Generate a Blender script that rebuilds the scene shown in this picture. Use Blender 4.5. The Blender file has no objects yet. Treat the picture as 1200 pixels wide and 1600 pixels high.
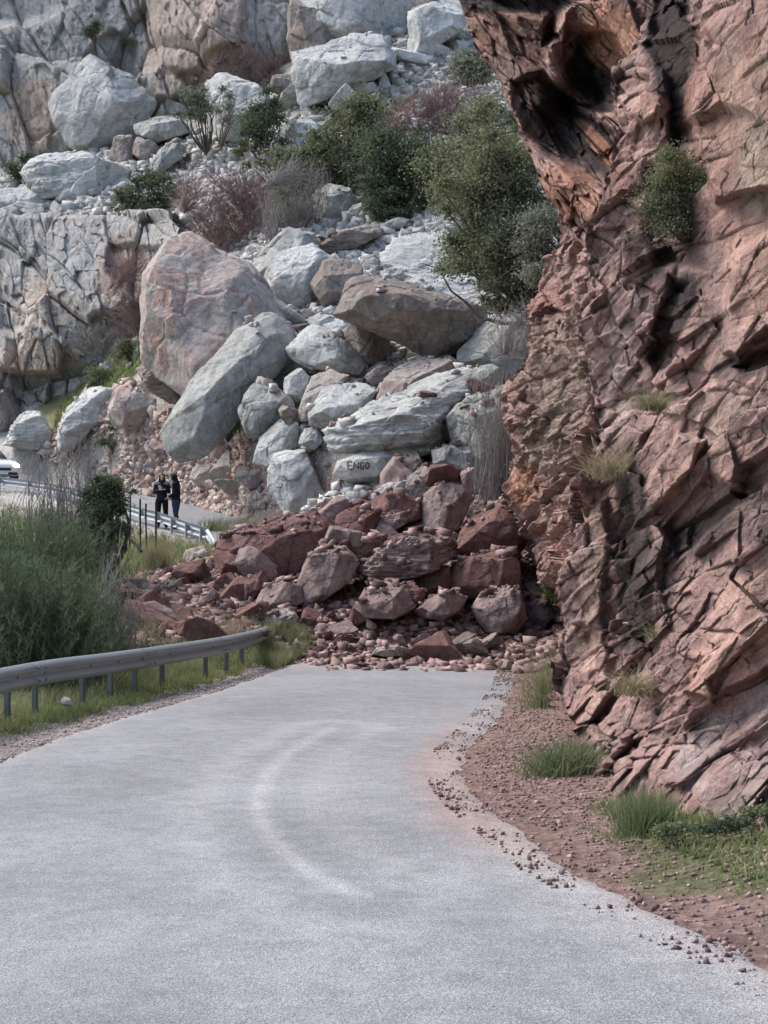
import bpy, bmesh, math, random
import numpy as np
from mathutils import Vector, Matrix
from mathutils.bvhtree import BVHTree
R = math.radians
S = bpy.context.scene
COL = S.collection
# ------------------------------------------------------------------ camera, world, sun, exposure
CAM_H = 1.9; FPX = 2400.0
cd = bpy.data.cameras.new('camera'); cam = bpy.data.objects.new('camera', cd); COL.objects.link(cam)
cd.sensor_fit = 'VERTICAL'; cd.sensor_height = 36.0; cd.lens = FPX/1600*36.0
cd.clip_start = 0.1; cd.clip_end = 3000
cam.location = (0, 0, CAM_H); cam.rotation_euler = (R(90), 0, 0)
S.camera = cam
S.render.resolution_x = 768; S.render.resolution_y = 1024
SUN_AZ = R(-62); SUN_EL = R(52)      # azimuth from +Y towards +X: the light comes from the left, a little beyond the slide
w = bpy.data.worlds.new('World'); S.world = w; w.use_nodes = True
nt = w.node_tree; nt.nodes.clear()
sk = nt.nodes.new('ShaderNodeTexSky'); sk.sky_type = 'NISHITA'; sk.sun_disc = False
sk.sun_elevation = SUN_EL; sk.sun_rotation = SUN_AZ; sk.air_density = 1.0; sk.dust_density = 3.0; sk.ozone_density = 1.0
bg = nt.nodes.new('ShaderNodeBackground'); bg.inputs[1].default_value = 0.15
wo = nt.nodes.new('ShaderNodeOutputWorld'); nt.links.new(sk.outputs[0], bg.inputs[0]); nt.links.new(bg.outputs[0], wo.inputs[0])
sl = bpy.data.lights.new('sun', 'SUN'); sl.energy = 2.0; sl.angle = R(24); sl.color = (1.0, 0.96, 0.91)
so = bpy.data.objects.new('sun', sl); COL.objects.link(so)
sd = Vector((math.sin(SUN_AZ)*math.cos(SUN_EL), math.cos(SUN_AZ)*math.cos(SUN_EL), math.sin(SUN_EL)))
so.rotation_euler = sd.to_track_quat('Z', 'Y').to_euler(); so.location = (-30, 0, 60)
S.view_settings.view_transform = 'Standard'; S.view_settings.look = 'None'
S.view_settings.exposure = 1.03; S.view_settings.gamma = 1.0
# ------------------------------------------------------------------ small maths
def P(px, py, d):
    px = np.asarray(px, float); py = np.asarray(py, float); d = np.asarray(d, float)
    return np.stack([(px-600)/FPX*d, d+0*px, CAM_H+(800-py)/FPX*d], -1)
def proj(V):
    Y = np.maximum(V[..., 1], 0.1)
    return 600+FPX*V[..., 0]/Y, 800-FPX*(V[..., 2]-CAM_H)/Y
def _h(ix, iy, iz, seed):
    ix = ix.astype(np.int64); iy = iy.astype(np.int64); iz = iz.astype(np.int64)
    h = (ix*73856093) ^ (iy*19349663) ^ (iz*83492791) ^ (seed*2654435761)
    h &= 0xffffffff
    h = ((h ^ (h >> 16))*0x45d9f3b) & 0xffffffff
    h = ((h ^ (h >> 16))*0x45d9f3b) & 0xffffffff
    return h ^ (h >> 16)
def hf(h, k):
    x = (h*(2*k+1) + k*0x9e3779b9) & 0xffffffff
    x = ((x ^ (x >> 15))*0x2c1b3c6d) & 0xffffffff
    return ((x ^ (x >> 12)) & 0xffffff)/float(0xffffff)
def perlin(p, seed=0):
    f0 = np.floor(p); f = p-f0; u = f*f*f*(f*(f*6-15)+10)
    out = 0
    for dx in (0, 1):
        for dy in (0, 1):
            for dz in (0, 1):
                h = _h(f0[:, 0]+dx, f0[:, 1]+dy, f0[:, 2]+dz, seed)
                g = (hf(h, 1)*2-1)*(f[:, 0]-dx)+(hf(h, 2)*2-1)*(f[:, 1]-dy)+(hf(h, 3)*2-1)*(f[:, 2]-dz)
                wx = u[:, 0] if dx else 1-u[:, 0]; wy = u[:, 1] if dy else 1-u[:, 1]; wz = u[:, 2] if dz else 1-u[:, 2]
                out = out+g*wx*wy*wz
    return out*1.3
def fbm(p, octv=4, seed=0, gain=.5, ridge=False):
    a = 1; s = 0; t = 0
    for i in range(octv):
        n = perlin(p*(2.03**i)+i*7.3, seed+i)
        if ridge: n = 1-2*np.abs(n)
        s = s+a*n; t += a; a *= gain
    return s/t
def facet(p, seed=0, tilt=.5, step=.5, crack=0., cw=.06):
    """blocky fracture relief: every cell is a tilted plane of its own; crack deepens the joints"""
    b = np.floor(p); N = len(p)
    d1 = np.full(N, 1e9); d2 = np.full(N, 1e9); H = np.zeros(N, np.int64); C = np.zeros((N, 3))
    for dx in (-1, 0, 1):
        for dy in (-1, 0, 1):
            for dz in (-1, 0, 1):
                cx = b[:, 0]+dx; cy = b[:, 1]+dy; cz = b[:, 2]+dz
                h = _h(cx, cy, cz, seed)
                x = cx+.1+.8*hf(h, 1); y = cy+.1+.8*hf(h, 2); z = cz+.1+.8*hf(h, 3)
                dd = (p[:, 0]-x)**2+(p[:, 1]-y)**2+(p[:, 2]-z)**2
                m = dd < d1
                d2 = np.where(m, d1, np.minimum(d2, dd))
                d1 = np.where(m, dd, d1); H = np.where(m, h, H)
                C[m] = np.stack([x[m], y[m], z[m]], -1)
    q = p-C
    v = step*(hf(H, 4)*2-1)+tilt*((hf(H, 5)*2-1)*q[:, 0]+(hf(H, 6)*2-1)*q[:, 1]+(hf(H, 7)*2-1)*q[:, 2])*2
    if crack:
        e = np.sqrt(d2)-np.sqrt(d1)
        v = v-crack*np.exp(-(e/cw)**2)
    return v
def chisel(p, seed=0):
    """random heights joined by flat triangles: continuous, with crisp convex and concave creases"""
    p = p+.35*perlin(p*.37+seed, seed+50)[:, None]*np.array([1, -.8, .6]); p = p@_SK.T
    f0 = np.floor(p); f = p-f0; b = f0.astype(np.int64); o = np.argsort(-f, axis=1); N = np.arange(len(p))
    hv = lambda c: hf(_h(c[:, 0], c[:, 1], c[:, 2], seed), 1)*2-1
    fs = np.take_along_axis(f, o, 1); c = b.copy(); v = hv(c)*(1-fs[:, 0])
    c[N, o[:, 0]] += 1; v = v+hv(c)*(fs[:, 0]-fs[:, 1])
    c[N, o[:, 1]] += 1; v = v+hv(c)*(fs[:, 1]-fs[:, 2])
    c[N, o[:, 2]] += 1; return v+hv(c)*fs[:, 2]
_SK = np.array(Matrix.Rotation(R(33), 3, Vector((.4, .7, -.5)).normalized()))
def sstep(a, b, x):
    t = np.clip((x-a)/(b-a), 0, 1); return t*t*(3-2*t)
def inpoly(px, py, poly):
    poly = np.asarray(poly, float); n = len(poly); ins = np.zeros(px.shape, bool)
    j = n-1
    for i in range(n):
        xi, yi = poly[i]; xj, yj = poly[j]
        if yi != yj:
            c = ((yi > py) != (yj > py)) & (px < (xj-xi)*(py-yi)/(yj-yi)+xi)
            ins ^= c
        j = i
    return ins
def sdpoly(px, py, poly):
    """signed distance, positive inside"""
    poly = np.asarray(poly, float); D = np.full(px.shape, 1e9)
    for i in range(len(poly)):
        a = poly[i]; b = poly[(i+1) % len(poly)]; e = b-a
        t = np.clip(((px-a[0])*e[0]+(py-a[1])*e[1])/(e@e), 0, 1)
        D = np.minimum(D, np.hypot(px-a[0]-t*e[0], py-a[1]-t*e[1]))
    return np.where(inpoly(px, py, poly), D, -D)
def tps(ctrl, vals, lam=1e-3):
    c = np.asarray(ctrl, float); s = c.std(0).max(); m = c.mean(0); q = (c-m)/s; n = len(q)
    r2 = ((q[:, None]-q[None])**2).sum(-1); K = np.where(r2 > 0, r2*np.log(r2+1e-12)*.5, 0)+lam*np.eye(n)
    Pm = np.c_[np.ones(n), q]; A = np.zeros((n+3, n+3)); A[:n, :n] = K; A[:n, n:] = Pm; A[n:, :n] = Pm.T
    wv = np.linalg.solve(A, np.r_[np.asarray(vals, float), 0, 0, 0])
    def f(x):
        x = (np.asarray(x, float)-m)/s; o = np.zeros(len(x))
        for i in range(0, len(x), 50000):
            xx = x[i:i+50000]; r2 = ((xx[:, None]-q[None])**2).sum(-1)
            o[i:i+50000] = np.where(r2 > 0, r2*np.log(r2+1e-12)*.5, 0)@wv[:n]+wv[n]+xx@wv[n+1:]
        return o
    return f
# ------------------------------------------------------------------ object helpers
def npmesh(name, V, faces, mats, smooth=True, attr=None):
    """faces: list of int arrays (M,k)"""
    V = np.ascontiguousarray(V, np.float32); me = bpy.data.meshes.new(name)
    me.vertices.add(len(V)); me.vertices.foreach_set('co', V.ravel())
    fl = [np.asarray(f, np.int32) for f in faces if len(f)]
    tot = np.concatenate([np.full(len(f), f.shape[1], np.int32) for f in fl])
    idx = np.concatenate([f.ravel() for f in fl])
    me.loops.add(len(idx)); me.loops.foreach_set('vertex_index', idx)
    me.polygons.add(len(tot)); st = np.r_[0, np.cumsum(tot)[:-1]].astype(np.int32)
    me.polygons.foreach_set('loop_start', st); me.polygons.foreach_set('loop_total', tot)
    if smooth: me.polygons.foreach_set('use_smooth', np.ones(len(tot), bool))
    if mats is not None:
        for m in (mats if isinstance(mats, (list, tuple)) else [mats]): me.materials.append(m)
    if attr:
        for k, a in attr.items():
            at = me.attributes.new(k, 'FLOAT_COLOR', 'POINT')
            a = np.asarray(a, np.float32)
            if a.shape[1] == 3: a = np.c_[a, np.ones(len(a), np.float32)]
            at.data.foreach_set('color', np.ascontiguousarray(a, np.float32).ravel())
    me.update(calc_edges=True); me.validate(); return me
def link(name, me, parent=None, loc=(0, 0, 0)):
    o = bpy.data.objects.new(name, me); COL.objects.link(o); o.location = loc
    if parent is not None: o.parent = parent
    return o
def tag(o, label=None, cat=None, group=None, kind=None):
    if label: o['label'] = label
    if cat: o['category'] = cat
    if group: o['group'] = group
    if kind: o['kind'] = kind
    return o
def empty(name, loc): 
    o = bpy.data.objects.new(name, None); COL.objects.link(o); o.location = loc; o.empty_display_size = .2; return o
def gridfaces(nr, nc, flip=False):
    i = np.arange(nr-1)[:, None]*nc+np.arange(nc-1)[None]
    f = np.stack([i, i+1, i+nc+1, i+nc], -1).reshape(-1, 4)
    return f[:, ::-1] if flip else f
def bm2mesh(name, bm, mats, smooth=False):
    me = bpy.data.meshes.new(name); bm.to_mesh(me); bm.free()
    for m in (mats if isinstance(mats, (list, tuple)) else [mats]): me.materials.append(m)
    if smooth: me.polygons.foreach_set('use_smooth', np.ones(len(me.polygons), bool))
    return me
def box(bm, c, s, rot=None):
    M = Matrix.Translation(c)
    if rot is not None: M = M@rot
    M = M@Matrix.Diagonal((s[0], s[1], s[2], 1))
    return bmesh.ops.create_cube(bm, size=1, matrix=M)
def tubes(polys, rad, sides=3):
    """polys (N,K,3), rad (N,K) -> verts, quads"""
    N, K, _ = polys.shape
    T = np.gradient(polys, axis=1); T /= np.linalg.norm(T, axis=2, keepdims=True)+1e-9
    up = np.array([.31, .22, .92]); A = np.cross(T, up); A /= np.linalg.norm(A, axis=2, keepdims=True)+1e-9
    B = np.cross(T, A); ang = np.arange(sides)*2*np.pi/sides
    V = polys[:, :, None]+rad[:, :, None, None]*(A[:, :, None]*np.cos(ang)[:, None]+B[:, :, None]*np.sin(ang)[:, None])
    i = (np.arange(N)[:, None, None]*K+np.arange(K-1)[None, :, None])*sides+np.arange(sides)[None, None]
    j = (np.arange(N)[:, None, None]*K+np.arange(K-1)[None, :, None])*sides+((np.arange(sides)+1) % sides)[None, None]
    F = np.stack([i, j, j+sides, i+sides], -1).reshape(-1, 4)
    return V.reshape(-1, 3), F
def ribbons(polys, wid, rng):
    N, K, _ = polys.shape
    T = np.gradient(polys, axis=1); a = rng.uniform(0, np.pi, N); s = np.stack([np.cos(a), np.sin(a), 0*a], -1)[:, None]
    A = s-T*(s*T).sum(-1, keepdims=True)/((T*T).sum(-1, keepdims=True)+1e-9); A /= np.linalg.norm(A, axis=2, keepdims=True)+1e-9
    V = np.stack([polys-A*wid[..., None], polys+A*wid[..., None]], 2)
    i = (np.arange(N)[:, None]*K+np.arange(K-1)[None])*2
    F = np.stack([i, i+1, i+3, i+2], -1).reshape(-1, 4)
    return V.reshape(-1, 3), F
# ------------------------------------------------------------------ materials
class NT:
    def __init__(s, name):
        s.m = bpy.data.materials.new(name); s.m.use_nodes = True; s.t = s.m.node_tree; s.t.nodes.clear()
        s.out = s.n('ShaderNodeOutputMaterial')
    def n(s, t, **k):
        x = s.t.nodes.new(t)
        for a, b in k.items(): setattr(x, a, b)
        return x
    def l(s, a, b): s.t.links.new(a, b)
    def val(s, sock, v):
        if hasattr(v, 'is_output') or isinstance(v, bpy.types.NodeSocket): s.l(v, sock)
        else: sock.default_value = v
    def coord(s, scale=(1, 1, 1), world=False, rot=(0, 0, 0)):
        if world: o = s.n('ShaderNodeNewGeometry').outputs['Position']
        else: o = s.n('ShaderNodeTexCoord').outputs['Object']
        m = s.n('ShaderNodeMapping'); s.l(o, m.inputs[0]); m.inputs['Scale'].default_value = scale; m.inputs['Rotation'].default_value = rot
        return m.outputs[0]
    def noise(s, vec, scale, detail=6, rough=.55, dist=0.):
        x = s.n('ShaderNodeTexNoise'); s.l(vec, x.inputs['Vector']); x.inputs['Scale'].default_value = scale
        x.inputs['Detail'].default_value = detail; x.inputs['Roughness'].default_value = rough; x.inputs['Distortion'].default_value = dist
        return x.outputs[0]
    def voro(s, vec, scale, feat='F1', out='Distance'):
        x = s.n('ShaderNodeTexVoronoi'); x.feature = feat; s.l(vec, x.inputs['Vector']); x.inputs['Scale'].default_value = scale
        return x.outputs[out]
    def ramp(s, f, stops, interp='LINEAR'):
        x = s.n('ShaderNodeValToRGB'); s.l(f, x.inputs[0]); e = x.color_ramp.elements; x.color_ramp.interpolation = interp
        for i, (p, c) in enumerate(stops):
            el = e[i] if i < 2 else e.new(p)
            el.position = p
            el.color = (c[0], c[1], c[2], 1) if isinstance(c, (tuple, list)) else (c, c, c, 1)
        return x.outputs[0]
    def mix(s, f, a, b, mode='MIX'):
        x = s.n('ShaderNodeMix', data_type='RGBA', blend_type=mode)
        s.val(x.inputs[0], f)
        for sock, v in ((x.inputs[6], a), (x.inputs[7], b)):
            if isinstance(v, bpy.types.NodeSocket): s.l(v, sock)
            else: sock.default_value = (v[0], v[1], v[2], 1)
        return x.outputs[2]
    def math(s, op, a, b=0.5):
        x = s.n('ShaderNodeMath', operation=op); s.val(x.inputs[0], a); s.val(x.inputs[1], b); return x.outputs[0]
    def attr(s, name):
        return s.n('ShaderNodeAttribute', attribute_name=name)
    def bump(s, hgt, strength, dist, prev=None):
        x = s.n('ShaderNodeBump'); s.l(hgt, x.inputs['Height']); x.inputs['Strength'].default_value = strength; x.inputs['Distance'].default_value = dist
        if prev is not None: s.l(prev, x.inputs['Normal'])
        return x.outputs[0]
    def bsdf(s, col, rough=.9, normal=None, metal=0., spec=.25, emis=None, es=0):
        b = s.n('ShaderNodeBsdfPrincipled'); s.val(b.inputs['Base Color'], col if isinstance(col, bpy.types.NodeSocket) else (*col, 1))
        s.val(b.inputs['Roughness'], rough); b.inputs['Metallic'].default_value = metal; b.inputs['Specular IOR Level'].default_value = spec
        if normal is not None: s.l(normal, b.inputs['Normal'])
        if emis: b.inputs['Emission Color'].default_value = (*emis, 1); b.inputs['Emission Strength'].default_value = es
        s.l(b.outputs[0], s.out.inputs[0]); return b
def plain(name, col, rough=.6, metal=0., spec=.4, var=.15, vs=6, emis=None, es=0):
    t = NT(name); v = t.coord()
    n = t.noise(v, vs, 5, .6)
    c = t.mix(n, tuple(x*(1-var) for x in col), tuple(min(1, x*(1+var)) for x in col))
    t.bsdf(c, rough, t.bump(t.noise(v, vs*6, 4), .08, .01), metal, spec, emis, es)
    return t.m
def rock_mat(name, c0, c1, c2, stain, streak=.5, rust=None, rustamt=.0, world=False, attr=False, fine=1.0, bumpk=1.0, bed=False, crk=.55):
    """three tones by broad noise, vertical water streaks, lichen speckle, cracks"""
    t = NT(name); v = t.coord(world=world)
    oi = t.n('ShaderNodeObjectInfo')
    if not world:
        mp = t.n('ShaderNodeMapping'); t.l(v, mp.inputs[0]); cx = t.n('ShaderNodeCombineXYZ')
        t.l(t.math('MULTIPLY', oi.outputs['Random'], 37.), cx.inputs[0]); t.l(t.math('MULTIPLY', oi.outputs['Random'], 91.), cx.inputs[1]); t.l(cx.outputs[0], mp.inputs['Location']); v = mp.outputs[0]
    big = t.noise(v, .45*fine, 7, .6, .6)
    col = t.ramp(big, [(.30, c0), (.70, c2), (.5, c1)])
    m1 = t.n('ShaderNodeMapping'); t.l(v, m1.inputs[0]); pass
    m2 = t.n('ShaderNodeMapping'); t.l(m1.outputs[0], m2.inputs[0]); m2.inputs['Scale'].default_value = (1.6, 1.6, .22)
    st = t.noise(m2.outputs[0], 1.6*fine, 6, .65, .4)
    col = t.mix(t.math('MULTIPLY', t.ramp(st, [(.50, 0.), (.68, 1.)]), streak), col, stain)
    if rust:
        rn = t.noise(v, .8*fine, 5, .6, 1.0)
        col = t.mix(t.math('MULTIPLY', t.ramp(rn, [(.52, 0.), (.66, 1.)]), rustamt), col, rust)
    md = t.noise(v, 3.2*fine, 9, .72, .3)
    col = t.mix(.9, col, t.ramp(md, [(.3, .62), (.5, .98), (.72, 1.3)]), 'MULTIPLY')
    fn = t.noise(v, 22*fine, 4, .7)
    col = t.mix(.75, col, t.ramp(fn, [(.3, .72), (.55, 1.04), (.75, 1.22)]), 'MULTIPLY')
    vd = t.n('ShaderNodeVectorMath', operation='MULTIPLY_ADD'); wn = t.n('ShaderNodeTexNoise'); t.l(v, wn.inputs['Vector']); wn.inputs['Scale'].default_value = 1.5*fine; wn.inputs['Detail'].default_value = 4
    t.l(wn.outputs['Color'], vd.inputs[0]); vd.inputs[1].default_value = (.9/fine, .9/fine, .5/fine); t.l(v, vd.inputs[2])
    cr = t.voro(vd.outputs[0], .9*fine, 'DISTANCE_TO_EDGE')
    crk_ = t.ramp(cr, [(0., 0.), (.035, 1.)])
    cmask = t.math('MAXIMUM', crk_, t.ramp(big, [(.42, 1.), (.55, 0.)]))
    col = t.mix(t.math('MULTIPLY', t.math('SUBTRACT', 1., cmask), crk), col, stain)
    if bed:
        b1_ = t.n('ShaderNodeMapping'); t.l(v, b1_.inputs[0]); b1_.inputs['Rotation'].default_value = (0, R(44), 0)
        b2_ = t.n('ShaderNodeMapping'); t.l(b1_.outputs[0], b2_.inputs[0]); b2_.inputs['Scale'].default_value = (.5, .8, 4.5)
        bn = t.noise(b2_.outputs[0], 1.6, 8, .65, .5); col = t.mix(.85, col, t.ramp(bn, [(.32, .55), (.5, 1.0), (.68, 1.35)]), 'MULTIPLY')
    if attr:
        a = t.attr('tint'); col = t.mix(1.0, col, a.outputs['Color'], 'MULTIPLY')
    rg = t.n('ShaderNodeTexNoise'); rg.noise_type = 'RIDGED_MULTIFRACTAL'; t.l(v, rg.inputs['Vector']); rg.inputs['Scale'].default_value = 2.2*fine; rg.inputs['Detail'].default_value = 8
    nb = t.bump(md, .9*bumpk, .16/fine)
    nb = t.bump(rg.outputs[0], .35*bumpk, .10/fine, nb)
    if bed: nb = t.bump(bn, .9, .12, nb)
    nb = t.bump(fn, .8*bumpk, .04/fine, nb)
    nb = t.bump(cmask, .5*bumpk, .05/fine, nb)
    t.bsdf(col, .92, nb, spec=.18)
    return t.m
M = {}
M['lime'] = rock_mat('pale limestone', (.41, .42, .405), (.55, .56, .54), (.30, .31, .30), (.22, .22, .21), .35, (.50, .42, .35), .25)
M['grey'] = rock_mat('weathered grey limestone', (.30, .31, .295), (.42, .425, .40), (.25, .255, .245), (.13, .13, .125), .55, (.42, .35, .28), .3)
M['pink'] = rock_mat('pink grey limestone', (.47, .36, .32), (.42, .39, .365), (.48, .32, .27), (.23, .20, .18), .55, (.50, .28, .22), .5)
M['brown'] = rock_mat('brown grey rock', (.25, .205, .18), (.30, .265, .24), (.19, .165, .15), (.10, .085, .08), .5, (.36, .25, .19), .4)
M['red'] = rock_mat('red mudstone', (.150, .078, .070), (.205, .115, .102), (.105, .056, .052), (.06, .042, .04), .35, (.30, .20, .18), .4, fine=1.6)
M['mauve'] = rock_mat('mauve grey siltstone', (.23, .165, .155), (.31, .235, .22), (.155, .11, .105), (.08, .062, .06), .4, (.38, .31, .29), .5, fine=1.6)
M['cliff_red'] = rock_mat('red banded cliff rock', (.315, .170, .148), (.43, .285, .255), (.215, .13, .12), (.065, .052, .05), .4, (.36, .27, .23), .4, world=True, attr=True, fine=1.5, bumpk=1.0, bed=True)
M['cliff_grey'] = rock_mat('grey cliff rock', (.36, .355, .335), (.44, .42, .40), (.30, .295, .28), (.18, .175, .165), .55, (.46, .36, .29), .3, world=True, attr=True, fine=.6, bumpk=1.0, crk=.15)
def leaf_mat(name, a, b, trans=.25):
    t = NT(name); g = t.n('ShaderNodeNewGeometry')
    c = t.ramp(g.outputs['Random Per Island'], [(0., a), (1., b), (.6, tuple((x+y)/2 for x, y in zip(a, b)))])
    oi = t.n('ShaderNodeTexCoord'); n = t.noise(oi.outputs['Object'], 1.3, 3)
    c = t.mix(.8, c, t.ramp(n, [(.3, .65), (.7, 1.35)]), 'MULTIPLY')
    b1 = t.n('ShaderNodeBsdfDiffuse'); t.l(c, b1.inputs[0]); b2 = t.n('ShaderNodeBsdfTranslucent'); t.l(c, b2.inputs[0])
    mx = t.n('ShaderNodeMixShader'); mx.inputs[0].default_value = trans; t.l(b1.outputs[0], mx.inputs[1]); t.l(b2.outputs[0], mx.inputs[2]); t.l(mx.outputs[0], t.out.inputs[0])
    return t.m
M['leaf_dark'] = leaf_mat('dark evergreen leaves', (.07, .095, .06), (.17, .205, .125))
M['leaf_olive'] = leaf_mat('olive green leaves', (.12, .14, .08), (.28, .29, .18))
M['leaf_grey'] = leaf_mat('grey green leaves', (.16, .18, .135), (.32, .34, .26))
M['leaf_bright'] = leaf_mat('yellow green leaves', (.10, .135, .035), (.21, .24, .07))
M['leaf_blue'] = leaf_mat('blue green broom shoots', (.08, .125, .075), (.19, .25, .14))
M['grass'] = leaf_mat('green grass blades', (.12, .16, .065), (.30, .32, .16), .3)
M['grass_dry'] = leaf_mat('dry straw grass blades', (.26, .22, .14), (.42, .37, .26), .3)
M['grass_mix'] = leaf_mat('faded green grass blades', (.14, .17, .08), (.34, .34, .20), .3)
M['twig_red'] = leaf_mat('red brown twigs', (.20, .13, .12), (.38, .28, .26), 0.)
M['twig_grey'] = leaf_mat('grey bare twigs', (.22, .20, .19), (.42, .39, .37), 0.)
M['bark'] = plain('dark bark', (.085, .07, .058), .95, var=.4)
M['galv'] = plain('galvanised steel', (.28, .31, .33), .6, .1, .4, var=.22, vs=3)
M['galv_old'] = plain('weathered galvanised steel', (.25, .285, .295), .5, .1, .5, var=.15, vs=3)
M['post'] = plain('dull dirty post steel', (.13, .145, .15), .7, .1, .3, var=.35)
M['iron'] = plain('dark rusty iron', (.045, .038, .036), .8, .3)
M['ink'] = plain('black spray paint', (.015, .015, .015), .8)
# ------------------------------------------------------------------ terrain
GS = -0.0383                                     # the near road falls gently away from the camera
def pl(*a):                                      # image-measured ground points
    return [tuple(P(x, y, d)) for x, y, d in a]
ctrl = []
for X in (-7, -4.5, -2, 0, 2.2):
    for Y in (-12, -2, 6, 12, 18, 24, 29): ctrl.append((X, Y, GS*Y))
for X, Y, z in ((5, 0, .3), (5, 10, .3), (6, 20, 0), (8, 30, .5), (9, 40, 2), (-10, 20, -1.6), (-10, 10, -1.4), (-18, 0, -3), (-20, 20, -3.4), (-30, 10, -6), (-34, 30, -5), (-30, -12, -6), (12, 20, 3), (12, -12, 2)): ctrl.append((X, Y, z))
ctrl += pl((600, 1010, 32), (600, 950, 33.8), (600, 860, 38), (600, 790, 43), (600, 700, 48), (500, 600, 53), (500, 500, 58), (600, 400, 64), (600, 330, 69), (550, 230, 77),
 (550, 130, 86), (550, 50, 94), (700, 50, 93), (700, 150, 84), (760, 250, 74), (760, 400, 62), (740, 500, 56), (760, 600, 51), (760, 700, 47), (760, 800, 42), (800, 900, 37.5), (820, 980, 35),
 (860, 1005, 36), (450, 1000, 32.5), (450, 920, 36), (450, 820, 42.5), (380, 980, 33), (330, 960, 34), (340, 880, 41), (420, 760, 47.5), (300, 975, 33), (200, 985, 31), (220, 905, 38),
 (300, 872, 42), (330, 858, 44.2), (272, 848, 46.5), (222, 834, 48.5), (130, 800, 55.5), (50, 780, 59.5), (0, 770, 61.5), (-80, 760, 64),
 (375, 833, 45), (253, 826, 49), (150, 795, 57), (80, 782, 63), (150, 1000, 29), (100, 930, 35), (50, 870, 42), (0, 900, 40), (-120, 950, 34), (-120, 870, 44), (0, 1000, 28),
 (400, 788, 47.8), (320, 785, 51), (255, 720, 55.5), (200, 690, 59.5), (320, 690, 54.5), (420, 690, 50), (100, 720, 66), (50, 690, 71), (0, 680, 75), (-100, 690, 78), (130, 600, 77), (200, 555, 73.5), (250, 510, 70),
 (330, 600, 59), (330, 450, 67), (400, 380, 72), (280, 350, 78), (200, 340, 84), (100, 350, 86), (0, 355, 88), (-150, 365, 90), (100, 300, 92), (200, 290, 90), (0, 290, 98), (60, 262, 100), (150, 235, 100), (300, 235, 92), (320, 300, 84), (420, 230, 85), (420, 150, 93), (-150, 310, 100),
 (900, 200, 74), (900, 350, 62), (900, 500, 52))
ctrl += [(30, 60, 24), (40, 90, 40), (20, 100, 40), (30, 20, 14), (0, 110, 38), (-20, 118, 34), (-50, 112, 28), (-50, 90, 12), (-50, 70, 2), (-60, 40, -9), (0, 130, 50), (-40, 130, 44)]
ctrl = np.array(ctrl); hgt = tps(ctrl[:, :2], ctrl[:, 2], 3e-3)
# centre line of the road: near stretch, buried bend, far stretch
CL = np.array([(9, -14, .55), (5.2, -8, .3), (2.6, -2, .077), (.9, 3.5, -.13), (-.35, 8, -.306), (-1.2, 12.5, -.479), (-1.25, 16.5, -.63), (-.75, 21, -.80), (-.2, 25.5, -.977), (.35, 30, -1.14), (.8, 34, -1.15), (.3, 38, -.4), (-1.2, 42.5, .45),
 (-3.3, 46, 1.02), (-5.9, 50.0, 1.45), (-9.1, 57, 2.15), (-12.0, 61.8, 2.65), (-16.3, 66.5, 3.1), (-22, 70.5, 3.5), (-40, 79, 4.4)])
def catmull(C, n):
    C = np.asarray(C, float); A = np.vstack([2*C[0]-C[1], C, 2*C[-1]-C[-2]]); out = []
    for i in range(1, len(A)-2):
        t = np.linspace(0, 1, n, endpoint=False)[:, None]
        out.append(.5*((2*A[i])+(-A[i-1]+A[i+1])*t+(2*A[i-1]-5*A[i]+4*A[i+1]-A[i+2])*t**2+(-A[i-1]+3*A[i]-3*A[i+1]+A[i+2])*t**3))
    out.append(C[-1:]); return np.vstack(out)
def resample(C, step):
    s = np.r_[0, np.cumsum(np.linalg.norm(np.diff(C, axis=0), axis=1))]; q = np.arange(0, s[-1], step)
    return np.stack([np.interp(q, s, C[:, k]) for k in range(C.shape[1])], -1)
RD = resample(catmull(CL, 24), .1)
RDT = np.gradient(RD[:, :2], axis=0); RDT /= np.linalg.norm(RDT, axis=1, keepdims=True)
RDN = np.c_[RDT[:, 1], -RDT[:, 0]]                 # to the right
wl = np.interp(RD[:, 1], [-14, 8, 12, 15, 20, 24, 30, 45, 50, 80], [2.5, 2.7, 2.65, 2.6, 2.45, 2.3, 2.35, 2.1, 2.05, 2.1])
wr = np.interp(RD[:, 1], [-14, 7.6, 9.3, 11, 15, 19, 25, 30, 45, 80], [2.3, 1.95, 1.9, 2.0, 2.05, 2.3, 2.35, 2.2, 2.2, 2.2])
def roadq(X, Y):
    """signed lateral offset, index of nearest road sample"""
    Rs = RD[::5]; o = np.zeros(len(X)); ii = np.zeros(len(X), int)
    for i in range(0, len(X), 20000):
        d2 = (X[i:i+20000, None]-Rs[None, :, 0])**2+(Y[i:i+20000, None]-Rs[None, :, 1])**2
        ii[i:i+20000] = d2.argmin(1)*5
    o = (X-RD[ii, 0])*RDN[ii, 0]+(Y-RD[ii, 1])*RDN[ii, 1]
    dist = np.hypot(X-RD[ii, 0], Y-RD[ii, 1])
    return np.where(dist > np.abs(o)+1.5, np.sign(o+1e-9)*dist, o), ii
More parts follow.
